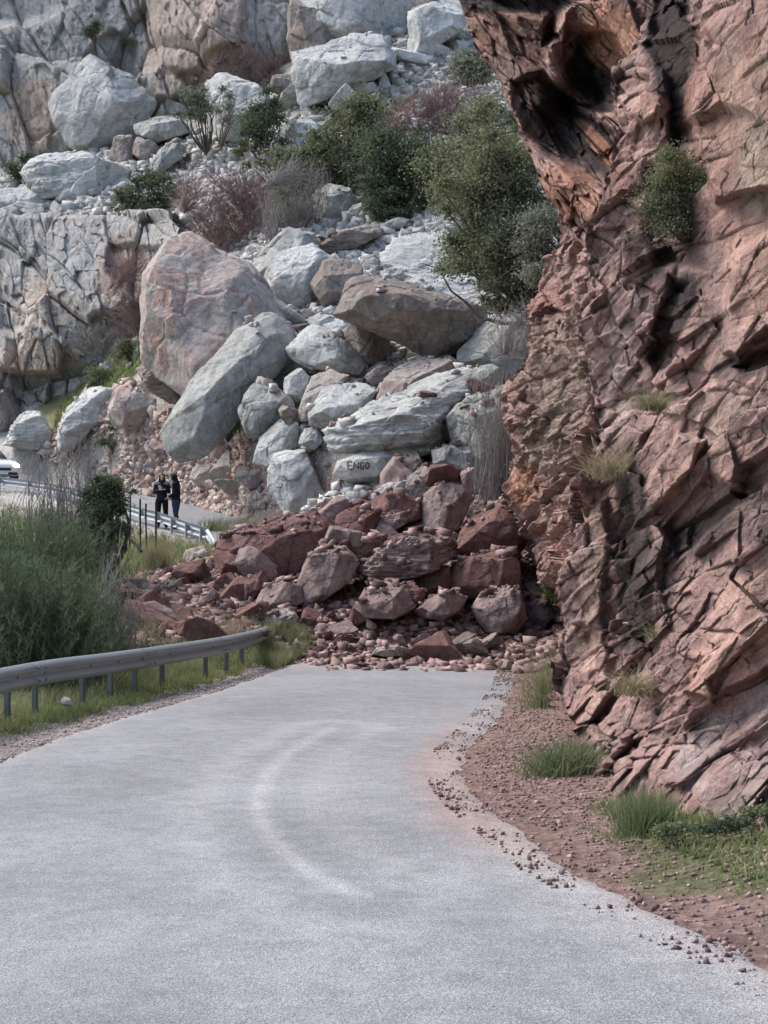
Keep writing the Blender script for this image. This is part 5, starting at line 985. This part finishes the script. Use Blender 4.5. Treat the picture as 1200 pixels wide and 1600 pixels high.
# moss cushion and low greens on the rubble
leafy('bush', 'mossy green bush tucked under the edge of the tilted grey slab', ell(357, 650, 21, 30, seed=21), B['g2'].location.y-.6, 'leaf_bright', 10920, 0.023, 81, clumps=22, basey=686, cl=.22, r0=.02)
leafy('bush', 'dull green bush at the left edge of the pink rubble', ell(178, 690, 24, 14, seed=22), D(178, 704), 'leaf_olive', 5040, 0.033, 82, clumps=12, r0=.02)
leafy('bush', 'olive scrub in the green strip above the whitish outcrop', ell(160, 592, 30, 16, seed=23), D(160, 606), 'leaf_olive', 6300, 0.040, 83, clumps=14, r0=.02)
leafy('bush', 'olive scrub at the upper end of the green strip', ell(208, 548, 24, 16, seed=24), D(208, 562), 'leaf_olive', 5460, 0.040, 84, clumps=12, r0=.02)
leafy('bush', 'dark shrub growing in a hollow high on the red buttress', ell(1058, 312, 52, 66, j=.3, seed=25), 14.6, 'leaf_olive', 20000, 0.013, 85, basey=365, clumps=46, r0=.008, trunkx=1068, cl=.15)
leafy('bush', 'yellow green moss clump on the rock where the slide meets the cliff', ell(872, 918, 17, 24, seed=26), 33.0, 'leaf_bright', 7560, 0.020, 86, clumps=16, basey=940, r0=.012, cl=.2)
for i_, (px, py, rx, ry, d, lb) in enumerate(((1058, 1345, 34, 20, 10.3, 'leafy green weeds right of the dark green tuft at lower right'), (1130, 1352, 40, 18, 10.1, 'leafy weeds in the middle of the lower right green patch'), (1190, 1330, 34, 24, 10.4, 'leafy weeds at the right edge of the lower right green patch'))):
    leafy('weed_clump', lb, ell(px, py, rx, ry, seed=60+i_), d, ('leaf_olive', 'leaf_dark', 'leaf_olive')[i_], 3800, .010, 130+i_, clumps=26, r0=.002, cat='weeds', cl=.16, group='leafy weeds under the buttress')
# small tree and thin saplings along the bank at left
leafy('evergreen_tree', 'small grey green evergreen tree at the left end of the stakes', [(128, 850), (130, 780), (150, 742), (180, 735), (192, 765), (196, 820), (180, 850), (150, 862)], 36., 'leaf_dark', 31500, 0.030, 87, trunkx=173, basey=893, cat='tree', clumps=46, cl=.13, r0=.045)
bare('sapling', 'leafless forked sapling rising before the whitish outcrop', [(95, 760), (100, 690), (125, 660), (150, 680), (150, 740)], 38., 'twig_grey', 60, 88, .012, 1, cat='tree')
bare('sapling', 'leafless thin sapling left of the forked one', [(80, 780), (82, 700), (92, 660), (104, 690), (104, 760)], 36., 'twig_grey', 40, 89, .012, 1, cat='tree')
bare('sapling', 'leafless thin sapling nearest to the parked car', [(45, 790), (50, 700), (62, 650), (76, 690), (74, 770)], 36., 'twig_grey', 40, 90, .012, 1, cat='tree')
# ------------------------------------------------------------------ grasses
def blades(rng, base, hmin, hmax, lean, droop, wid, K=5, up=1.):
    n = len(base); h_ = rng.uniform(hmin, hmax, n)[:, None]; a = rng.uniform(0, 2*np.pi, n); l = np.abs(rng.normal(0, lean, n)); d = np.stack([np.cos(a)*l, np.sin(a)*l, np.full(n, up)], -1); d /= np.linalg.norm(d, axis=1, keepdims=True)
    t_ = np.linspace(0, 1, K)[None, :, None]; p = base[:, None]+d[:, None]*h_[:, None]*t_; p = p+np.stack([np.cos(a), np.sin(a), 0*a-.8], -1)[:, None]*(droop*h_*rng.uniform(.2, 1, (n, 1)))[:, None]*t_**2.2
    return ribbons(p, np.linspace(1, .12, K)[None]*np.full((n, 1), wid)*rng.uniform(.6, 1.3, (n, 1)), rng)
def tuft(name, label, px, py, d, n, spread, h0, h1, lean, droop, wid, mat, seed, mat2=None, cat='grass tuft', group=None, onface=False):
    rng = np.random.default_rng(seed); b_ = P(px, py, d)
    if not onface: b_[2] = float(ground(b_[0], b_[1]))
    base = b_+np.c_[rng.normal(0, spread, n), rng.normal(0, spread*.7, n), rng.normal(0, spread*.25, n) if onface else 0*np.arange(n)]
    if not onface: base[:, 2] = ground(base[:, 0], base[:, 1])-.02
    root = empty(name, tuple(b_)); tag(root, label, cat, group); m = n if mat2 is None else int(n*.6)
    V, F = blades(rng, base[:m], h0, h1, lean, droop, wid); link('blades', npmesh('blades', V-b_, [F], M[mat], smooth=False), root)
    if mat2:
        V, F = blades(rng, base[m:], h0*1.1, h1*1.25, lean, droop*.7, wid*.7); link('dry_blades', npmesh('dry_blades', V-b_, [F], M[mat2], smooth=False), root)
    return root
# broom bush in the left foreground: hundreds of green shoots on brown stems
def broom(label, px, py, d, n, spread, h0, h1, seed, lean=.36):
    rng = np.random.default_rng(seed); b_ = P(px, py, d); b_[2] = float(ground(b_[0], b_[1])); base = b_+np.c_[rng.normal(0, spread, n), rng.normal(0, spread*.8, n), 0*np.arange(n)]; base[:, 2] = ground(base[:, 0], base[:, 1])-.05
    a = rng.uniform(0, 6.28, n); l = np.abs(rng.normal(0, lean, n)); rd_ = (base-b_)[:, :2]/spread; dr = np.stack([np.cos(a)*l*.7+rd_[:, 0]*.22, np.sin(a)*l*.7+rd_[:, 1]*.22, np.ones(n)], -1); dr /= np.linalg.norm(dr, axis=1, keepdims=True); h_ = rng.uniform(h0, h1, (n, 1))*.78*(1-.10*np.clip((rd_**2).sum(1), 0, 4))[:, None]
    st = wood(rng, base, base+dr*h_, .01, .10, 7); root = empty('broom_bush', tuple(b_)); tag(root, label, 'bush')
    V, F = tubes(st, np.linspace(1, .4, 7)[None]*np.full((n, 1), .008), 3); link('stems', npmesh('stems', V-b_, [F], M['bark']), root)
    m = 44; i = np.repeat(np.arange(n), m); f = rng.uniform(.38, 1.0, n*m); j = np.minimum((f*6).astype(int), 5); fr = (f*6-j)[:, None]; sb = st[i, j]*(1-fr)+st[i, j+1]*fr
    V, F = blades(rng, sb, .06, .22, 1.5, .05, .006, 4); link('shoots', npmesh('shoots', V-b_, [F], M['leaf_blue'], smooth=False), root)
    return root
broom('big blue green broom bush behind the near guardrail at the left edge', 8, 1050, 24., 900, .55, 1.7, 3.2, 91)
broom('rounded broom clump at the right side of the big broom bush', 92, 1040, 26.5, 460, .33, 1.2, 2.5, 92)
broom('paler broom clump showing behind the top of the big broom bush', 60, 960, 33., 620, .7, 1.9, 3.3, 93)
bare('shrub', 'brown bare stems in front of the red debris, right of the broom', [(110, 1020), (130, 900), (180, 850), (210, 900), (215, 1000)], 28.5, 'twig_grey', 200, 94, .008, 40)
rng = np.random.default_rng(5)
def field(poly, n, dmin, dmax, h0, h1, mat, label, seed, wid=.006, lean=.35, droop=.3, x0=-40, x1=14, tufty=2.0):
    rng = np.random.default_rng(seed); pts = np.array(sample(poly, n*3, rng, dmin, dmax)); f = fbm(pts*np.array([tufty, tufty, 0]), 3, seed); pts = pts[f > np.quantile(f, .45)][:n]; pts[:, 2] -= .01
    V, F = blades(rng, pts, h0, h1, lean, droop, wid); tag(link('grass', npmesh('grass', V, [F], M[mat], smooth=False)), label, 'grass', kind='stuff')
def verge(label, y0, y1, a, b, n, h0, h1, mat, seed, wid=.006, side=-1):
    rng = np.random.default_rng(seed); k = np.where((RD[:, 1] > y0) & (RD[:, 1] < y1))[0]; ii = rng.choice(k, n*2); e = wl[ii] if side < 0 else wr[ii]; lo = e+a+(b-a)*rng.random(n*2); XYp = RD[ii, :2]+RDN[ii]*(side*lo)[:, None]
    f = fbm(np.c_[XYp*1.8, 0*lo], 3, seed)+.5*(rng.random(n*2)-.5)+.25*sstep(a, b*.7+a*.3, lo-e); kk = f > np.quantile(f, .4); XYp = XYp[kk][:n]; pts = np.c_[XYp, ground(XYp[:, 0], XYp[:, 1])-.01]
    V, F = blades(rng, pts, h0, h1, .4, .35, wid); tag(link('grass', npmesh('grass', V, [F], M[mat], smooth=False)), label, 'grass', kind='stuff')
verge('short green grass between the near guardrail and the gravel edge', 8, 31.5, .42, 1.5, 26000, .05, .20, 'grass', 101)
verge('taller faded grass under and behind the near guardrail', 8, 30, 1.1, 2.3, 19000, .12, .42, 'grass_mix', 102)
verge('rough grass on the bank left of the near guardrail', 8, 27, 2.4, 8, 14000, .1, .4, 'grass_mix', 103, .01)
field([(395, 1035), (410, 985), (440, 975), (485, 1000), (480, 1025), (430, 1050)], 4500, 27, 36, .15, .45, 'grass_mix', 'tall yellow green grass round the end of the near guardrail', 104)
field([(-20, 860), (0, 790), (100, 800), (200, 822), (340, 858), (340, 876), (250, 893), (150, 930), (60, 980), (-20, 1010)], 17000, 30, 64, .10, .42, 'grass_mix', 'pale green grass on the bank below the far road', 105, .012)
field([(80, 700), (90, 640), (150, 580), (235, 520), (255, 545), (170, 625), (120, 720)], 8000, 60, 80, .1, .5, 'grass', 'green grass strip under the left cliff', 106, .02)
field([(150, 1010), (200, 960), (300, 980), (400, 985), (390, 1010), (200, 1020)], 1500, 26, 35, .25, .7, 'grass_dry', 'dry straw grass standing before the debris behind the guardrail', 107, .006)
verge('leafy green weeds at the foot of the buttress, lower right', 7.5, 12, .75, 3.4, 16000, .03, .15, 'grass', 108, .006, side=1)
verge('sparse low weeds between the red grit and the buttress', 6.5, 11, .45, 2.2, 5000, .02, .09, 'grass_mix', 109, .006, side=1)
for i, a in enumerate([('bright green grass tuft at the cliff foot beside the upper verge', 878, 1088, 21.5, 1500, .20, .35, .85, .35, .35, .006, 'grass', 'grass_dry'),
 ('wispy straw coloured grass above the bright green tuft', 895, 1020, 23.5, 700, .22, .3, .8, .5, .4, .006, 'grass_dry', 'grass_mix'),
 ('grey green grass tuft on the verge under the buttress corner', 882, 1216, 14.3, 1500, .15, .15, .42, .5, .45, .005, 'grass_mix', 'leaf_blue'),
 ('dark green tuft beside the leafy weeds at lower right', 1010, 1330, 10.9, 1100, .09, .15, .36, .35, .3, .004, 'grass', 'leaf_blue'),
 ('yellowish weeds climbing the foot of the buttress', 1010, 1262, 11.9, 700, .12, .1, .3, .6, .3, .004, 'grass_mix', 'grass_dry'),
 ('tall dry tuft on the bank where the debris starts', 245, 890, 39., 500, .16, .4, 1.0, .25, .15, .011, 'grass_dry', 'grass_mix'),
 ('brownish tuft at the talus foot right of the far road', 382, 822, 45.5, 600, .35, .3, .8, .3, .2, .013, 'grass_dry', 'grass_mix'),
 ('green tuft at the talus foot just left of the brownish tuft', 338, 800, 48.5, 500, .3, .2, .5, .4, .2, .013, 'grass', 'grass_mix')]):
    tuft('grass_tuft', a[0], *a[1:12], 200+i, a[12])
for i, (px, py, d, s, m_, lb) in enumerate(((952, 745, 15.0, 1.3, 'grass_dry', 'dead grass tuft hanging in the gully of the buttress'), (940, 1015, 16.4, 1.0, 'grass_mix', 'pale grass tuft clinging to the left edge of the buttress'), (1042, 1000, 13.6, .9, 'grass_mix', 'pale grass tuft in the middle of the buttress'), (992, 1085, 13.4, .95, 'grass_dry', 'drooping dead grass tuft low on the buttress'), (1020, 640, 13.7, .7, 'grass_mix', 'faint grass tuft under the dark ledge stain'))):
    tuft('grass_tuft', lb, px, py, d, 420, .07*s, .15*s, .38*s, .6, .9, .0035, m_, 230+i, 'grass_dry', onface=True)
# ------------------------------------------------------------------ two people on the far road
def cloth(name, col): return plain(name, col, .9, 0, .15, var=.25, vs=9)
M['skin'] = plain('skin', (.42, .27, .20), .6, var=.06); M['hair'] = plain('dark hair', (.018, .014, .012), .55, var=.3)
M['navy'] = cloth('navy black jacket', (.018, .020, .032)); M['greyc'] = cloth('grey shoulder cloth', (.25, .24, .24)); M['jeans'] = cloth('dark blue jeans', (.035, .05, .085)); M['black'] = cloth('black cloth', (.012, .013, .016)); M['phone'] = plain('white phone', (.6, .6, .6), .3)
def flesh(name, parts, mat, vox=.009, smooth=3):
    """one continuous surface grown over tapered limbs: every part joins two ellipsoids (centre, radii)"""
    u, _f = ico(3); bm = bmesh.new()
    for (a, ra), (b, rb) in parts:
        ra = np.array(ra if isinstance(ra, tuple) else (ra,)*3); rb = np.array(rb if isinstance(rb, tuple) else (rb,)*3)
        t_ = bmesh.new(); [t_.verts.new(q) for q in np.vstack([np.array(a)+u*ra, np.array(b)+u*rb])]; r = bmesh.ops.convex_hull(t_, input=t_.verts)
        bmesh.ops.delete(t_, geom=[v for v in t_.verts if not v.link_faces], context='VERTS'); mm = bpy.data.meshes.new('x'); t_.to_mesh(mm); t_.free(); bm.from_mesh(mm); bpy.data.meshes.remove(mm)
    me = bpy.data.meshes.new('x'); bm.to_mesh(me); bm.free(); o = bpy.data.objects.new('x', me); COL.objects.link(o)
    m = o.modifiers.new('r', 'REMESH'); m.mode = 'VOXEL'; m.voxel_size = vox; m2 = o.modifiers.new('s', 'SMOOTH'); m2.iterations = smooth; m2.factor = .5
    out = bpy.data.meshes.new_from_object(o.evaluated_get(bpy.context.evaluated_depsgraph_get())); bpy.data.objects.remove(o); bpy.data.meshes.remove(me)
    out.name = name; out.materials.clear(); out.materials.append(mat); out.polygons.foreach_set('use_smooth', [True]*len(out.polygons)); return out
def hand(wr, el, curl=.5, palm_in=(0, 0, 1)):
    w_ = Vector(wr); f = (w_-Vector(el)).normalized(); side = f.cross(Vector(palm_in)); side = side.normalized() if side.length > .1 else Vector((1, 0, 0)); up = side.cross(f); out = []
    pc = w_+f*.045; out.append(((tuple(w_), .026), (tuple(pc+side*.018), .021))); out.append(((tuple(w_), .026), (tuple(pc-side*.018), .021))); out.append(((tuple(pc+side*.018), .021), (tuple(w_+f*.085-side*.02), .016))); out.append(((tuple(pc-side*.018), .021), (tuple(w_+f*.085+side*.02), .016)))
    for k, (s_, L) in enumerate(((-.033, .062), (-.011, .076), (.011, .071), (.033, .055))):
        p = w_+f*.088+side*s_; d = f.copy()
        for q in range(3):
            p2 = p+d*L*.42; out.append(((tuple(p), .0095-.001*q), (tuple(p2), .0085-.001*q))); p = p2; d = (d-up*curl*(.5+.1*k)).normalized()
    p = w_+f*.03+side*.028; p2 = p+f*.028+side*.024; p3 = p2+f*.03+side*.006; out += [((tuple(p), .014), (tuple(p2), .011)), ((tuple(p2), .011), (tuple(p3), .009))]
    return out
def person(label, loc, rz, arms, legs, jacket, trousers, bow=0., shoulder=None, hood=False):
    root = empty('person', loc); root.rotation_euler = (0, 0, rz); tag(root, label, 'person')
    hc = Vector((0, -.02-.10*bow, 1.60-.03*bow)); fw = Vector((0, -math.cos(bow), -math.sin(bow))); up = Vector((0, -math.sin(bow), math.cos(bow)))
    T = lambda x, f, u: tuple(hc+Vector((x, 0, 0))+fw*f+up*u)
    p = [(((0, 0, .92), (.155, .11, .10)), ((0, 0, 1.08), (.130, .095, .08))), (((0, 0, 1.08), (.130, .095, .08)), ((0, 0, 1.30), (.155, .10, .10))), (((-.13, 0, 1.40), .055), ((.13, 0, 1.40), .055)), (((0, 0, 1.30), (.155, .10, .10)), ((0, 0, 1.40), (.12, .07, .05))), (((0, .01, 1.40), .06), (T(0, -.02, -.09), .052)),
         ((T(0, -.015, .03), (.076, .092, .088)), (T(0, .02, -.05), (.055, .062, .05))), ((T(0, .06, -.08), (.03, .028, .02)), (T(0, .0, -.05), (.055, .06, .04))), ((T(0, .085, .02), .011), (T(0, .105, -.018), .014)), ((T(-.016, .088, -.055), .009), (T(.016, .088, -.055), .009))]
    for s_ in (-1, 1): p += [((T(s_*.077, -.01, .01), (.010, .018, .026)), (T(s_*.077, -.005, -.015), (.009, .013, .014))), ((T(s_*.030, .076, .028), .014), (T(s_*.045, .07, .028), .012))]
    for sh, el, wr in arms: p += [((sh, .052), (el, .042)), ((el, .042), (wr, .026))]+hand(wr, el)
    for hp, kn, an, toe in legs: p += [((hp, (.088, .095, .09)), (kn, .058)), ((kn, .058), (tuple(Vector(kn).lerp(Vector(an), .3)+Vector((0, .015, 0))), .056)), ((kn, .054), (an, .038)), ((an, .04), (toe, (.038, .05, .025)))]
    link('body', flesh('body', p, M['skin'], .007, 2), root)
    j = [(((0, 0, .90), (.185, .14, .05)), ((0, 0, 1.10), (.165, .125, .08))), (((0, 0, 1.10), (.165, .125, .08)), ((0, 0, 1.32), (.185, .13, .08))), (((0, 0, 1.32), (.185, .13, .08)), ((0, .005, 1.43), (.13, .09, .045))), (((-.15, 0, 1.40), .082), ((.15, 0, 1.40), .082)), (((0, .01, 1.45), (.085, .08, .03)), ((0, .0, 1.49), (.075, .07, .02)))]
    for sh, el, wr in arms: e2 = tuple(Vector(wr).lerp(Vector(el), .12)); j += [((sh, .078), (el, .066)), ((el, .066), (e2, .048))]
    link('jacket', flesh('jacket', j, jacket, .010, 2), root)
    t_ = [(((0, 0, 1.0), (.16, .12, .04)), ((0, 0, .88), (.175, .135, .06)))]
    for hp, kn, an, toe in legs: t_ += [((hp, (.105, .12, .09)), (kn, .077)), ((kn, .077), (tuple(Vector(an)+Vector((0, .005, .05))), .068))]
    link('trousers', flesh('trousers', t_, trousers, .010, 2), root)
    for hp, kn, an, toe in legs: link('shoe', flesh('shoe', [((tuple(Vector(an)+Vector((0, .03, -.02))), (.045, .05, .045)), ((toe[0], toe[1], toe[2]+.012), (.05, .06, .042))), ((an, .05), (an, .05))], M['black'], .009, 2), root)
    if shoulder: link('shoulder_panel', flesh('shoulder_panel', [(((-.165, -.006, 1.405), .086), ((-.06, -.006, 1.40), (.06, .088, .06))), (((.165, -.006, 1.405), .086), ((.06, -.006, 1.40), (.06, .088, .06)))], shoulder, .010, 2), root)
    if hood: link('hood', flesh('hood', [((T(0, -.03, .035), (.098, .105, .108)), (T(0, -.03, -.07), (.09, .085, .07))), ((T(0, -.03, -.07), (.09, .085, .07)), ((0, .03, 1.46), (.12, .09, .04)))], M['black'], .010, 2), root)
    else:
        h_ = [((T(0, -.03, .065), (.086, .092, .072)), (T(0, -.055, -.04), (.088, .06, .07))), ((T(0, -.055, -.04), (.088, .06, .07)), ((0, .075, 1.36), (.085, .04, .05)))]
        for s_ in (-1, 1): h_ += [((T(s_*.06, .0, .06), (.035, .06, .04)), (T(s_*.085, .0, -.06), (.022, .05, .05))), ((T(s_*.085, .0, -.06), (.022, .05, .05)), ((s_*.09, -.06, 1.37), (.03, .03, .06)))]
        link('hair', flesh('hair', h_, M['hair'], .009, 2), root)
    return root
x, y, _ = P(253, 826, 48.6); z = float(RD[np.hypot(RD[:, 0]-x, RD[:, 1]-y).argmin(), 2])
straight = [((-.10, 0, .88), (-.12, -.01, .48), (-.12, .02, .08), (-.14, -.13, .04)), ((.10, 0, .88), (.12, -.01, .48), (.12, .02, .08), (.14, -.13, .04))]
pr = person('person with long dark hair in navy jacket, arms folded, by the far guardrail', (x, y, z+.004), R(8), [((-.17, 0, 1.40), (-.22, -.03, 1.15), (-.02, -.20, 1.20)), ((.17, 0, 1.40), (.22, -.03, 1.15), (.0, -.22, 1.26))], straight, M['navy'], M['black'], shoulder=M['greyc'])
bm = bmesh.new(); box(bm, Vector((0, 0, 0)), (.075, .012, .15), Matrix.Rotation(R(25), 4, 'X')); bmesh.ops.bevel(bm, geom=bm.edges[:], offset=.004, segments=1)
o = link('phone', bm2mesh('phone', bm, M['phone']), None, (x-.02, y-.31, z+1.27)); tag(o, 'pale phone held by the person with folded arms', 'phone')
x2, y2, _ = P(275, 828, 48.3); z2 = float(RD[np.hypot(RD[:, 0]-x2, RD[:, 1]-y2).argmin(), 2])
person('person in a black hooded jacket and dark blue jeans seen from the side, head bowed', (x2, y2, z2+.004), R(-100), [((-.18, 0, 1.40), (-.20, .02, 1.12), (-.15, -.18, 1.02)), ((.18, 0, 1.40), (.20, .02, 1.12), (.15, -.18, 1.02))], [((-.09, 0, .88), (-.10, -.04, .48), (-.10, .03, .08), (-.11, -.12, .04)), ((.09, 0, .88), (.10, .02, .48), (.10, .08, .08), (.11, -.07, .04))], M['black'], M['jeans'], bow=.5, hood=True)
# ------------------------------------------------------------------ the white car
M['paint'] = plain('white car paint', (.72, .73, .74), .28, 0, .5, var=.02); M['glass'] = plain('dark car glass', (.10, .12, .13), .08, 0, .8, var=.05); M['tyre'] = plain('tyre rubber', (.02, .02, .02), .85); M['trim'] = plain('black plastic trim', (.03, .03, .032), .6); M['lampglass'] = plain('clear lamp', (.7, .7, .66), .15, 0, .6); M['lamp_on'] = plain('lit headlight', (1, .9, .5), .3, emis=(1., .72, .16), es=9); M['plate'] = plain('number plate', (.75, .75, .72), .5); M['chrome'] = plain('wheel alloy', (.5, .5, .5), .35, .8)
def loft(secs, mat, name, parent, cap=True):
    n = len(secs[0]); V = np.vstack([np.array(s_) for s_ in secs]); m = len(secs); i = np.arange(m-1)[:, None]*n+np.arange(n)[None]; j = np.arange(m-1)[:, None]*n+((np.arange(n)+1) % n)[None]
    F = np.stack([i, i+n, j+n, j], -1).reshape(-1, 4); me = npmesh(name, V, [F, np.array([list(range(n))]), np.array([list(range((m-1)*n, m*n))[::-1]])], mat); return link(name, me, parent)
def rrect(y, hw, z0, z1, r, taper=1.):
    pts = []
    for cx, cz, a0 in ((hw*taper-r, z1-r, 0), (-(hw*taper-r), z1-r, 90), (-(hw-r), z0+r, 180), (hw-r, z0+r, 270)):
        for a in (0, 22.5, 45, 67.5, 90): pts.append((cx+r*math.cos(R(a0+a)), y, cz+r*math.sin(R(a0+a))))
    return pts
cx_, cy_ = -17.55, 67.6; zc = float(RD[np.hypot(RD[:, 0]-cx_, RD[:, 1]-cy_).argmin(), 2])+.01
car = empty('parked_car', (cx_, cy_, zc)); car.rotation_euler = (0, 0, R(34)); tag(car, 'white car facing the camera with one headlight shining, cut by the left edge', 'car')
loft([rrect(-2.12, .70, .30, .62, .08), rrect(-2.05, .80, .24, .74, .12), rrect(-1.7, .87, .22, .86, .12), rrect(-1.0, .89, .22, .95, .10), rrect(-.6, .90, .22, .98, .08), rrect(1.2, .90, .22, 1.0, .08), rrect(1.9, .87, .24, .98, .12), rrect(2.08, .80, .30, .90, .1)], M['paint'], 'body', car)
loft([rrect(-.95, .72, .93, .99, .02), rrect(-.25, .76, .95, 1.42, .06, .84), rrect(.2, .77, .95, 1.50, .08, .82), rrect(1.3, .77, .95, 1.48, .08, .82), rrect(1.95, .73, .93, 1.05, .03)], M['paint'], 'cabin', car)
def pane(name, pts, mat=M['glass']):
    p = np.array(pts, float); nrm = np.cross(p[1]-p[0], p[2]-p[0]); nrm /= np.linalg.norm(nrm); V = np.vstack([p+nrm*.012, p-nrm*.012]); return link(name, npmesh(name, V, [np.array([[0, 1, 2, 3], [7, 6, 5, 4], [0, 4, 5, 1], [1, 5, 6, 2], [2, 6, 7, 3], [3, 7, 4, 0]])], mat, smooth=False), car)
pane('windscreen', [(-.66, -.93, 1.0), (.66, -.93, 1.0), (.56, -.30, 1.41), (-.56, -.30, 1.41)])
for s_ in (-1, 1):
    pane('side_window', [(s_*.765, -.55, 1.02), (s_*.775, .35, 1.02), (s_*.67, .35, 1.42), (s_*.675, -.15, 1.38)]); pane('side_window', [(s_*.775, .42, 1.02), (s_*.775, 1.35, 1.02), (s_*.67, 1.25, 1.40), (s_*.67, .42, 1.42)])
    bm = bmesh.new(); bmesh.ops.create_uvsphere(bm, u_segments=16, v_segments=10, radius=1, matrix=Matrix.Translation((s_*.62, -1.99, .66))@Matrix.Diagonal((.20, .14, .12, 1)))
    link('headlight', bm2mesh('headlight', bm, M['lamp_on'] if s_ == 1 else M['lampglass'], True), car)
    bm = bmesh.new(); box(bm, Vector((s_*.98, -.62, 1.04)), (.2, .09, .13)); bmesh.ops.bevel(bm, geom=bm.edges[:], offset=.03, segments=2); link('mirror', bm2mesh('mirror', bm, M['paint'], True), car)
    for yy_ in (-1.32, 1.28):
        bm = bmesh.new(); bmesh.ops.create_cone(bm, cap_ends=True, segments=28, radius1=.32, radius2=.32, depth=.2, matrix=Matrix.Translation((s_*.82, yy_, .32))@Matrix.Rotation(R(90), 4, 'Y')); bmesh.ops.bevel(bm, geom=bm.edges[:], offset=.02, segments=1)
        wh = link('wheel', bm2mesh('wheel', bm, M['tyre'], False), car)
        bm = bmesh.new(); bmesh.ops.create_cone(bm, cap_ends=True, segments=20, radius1=.2, radius2=.17, depth=.02, matrix=Matrix.Translation((s_*.925, yy_, .32))@Matrix.Rotation(R(90*s_), 4, 'Y')); link('rim', bm2mesh('rim', bm, M['chrome']), wh)
for nm, c, s3, mt in (('grille', (0, -2.105, .52), (.8, .04, .12), 'trim'), ('bumper', (0, -2.10, .33), (1.35, .08, .12), 'trim'), ('number_plate', (0, -2.155, .345), (.50, .02, .10), 'plate')):
    bm = bmesh.new(); box(bm, Vector(c), s3); bmesh.ops.bevel(bm, geom=bm.edges[:], offset=.008, segments=1); link(nm, bm2mesh(nm, bm, M[mt]), car)

# look-alikes that still share a label: say which of them is nearer
_by = {}
for o in COL.objects:
    if o.parent is None and 'label' in o and o.name.startswith('rock'): _by.setdefault(o['label'], []).append(o)
for L_, os_ in _by.items():
    os_.sort(key=lambda o: o.location.y)
    wd = {2: ('nearer one', 'farther one')}.get(len(os_), ['nearest', 'second nearest', 'third nearest', 'fourth nearest', 'fifth nearest', 'sixth nearest', 'seventh nearest'][:len(os_)])
    if 1 < len(os_) < 8:
        for o, w__ in zip(os_, wd): o['label'] = L_.replace('with painted letters', 'with letters').replace(' beside the rock roof', '').replace(' on the asphalt', '')+', '+w__
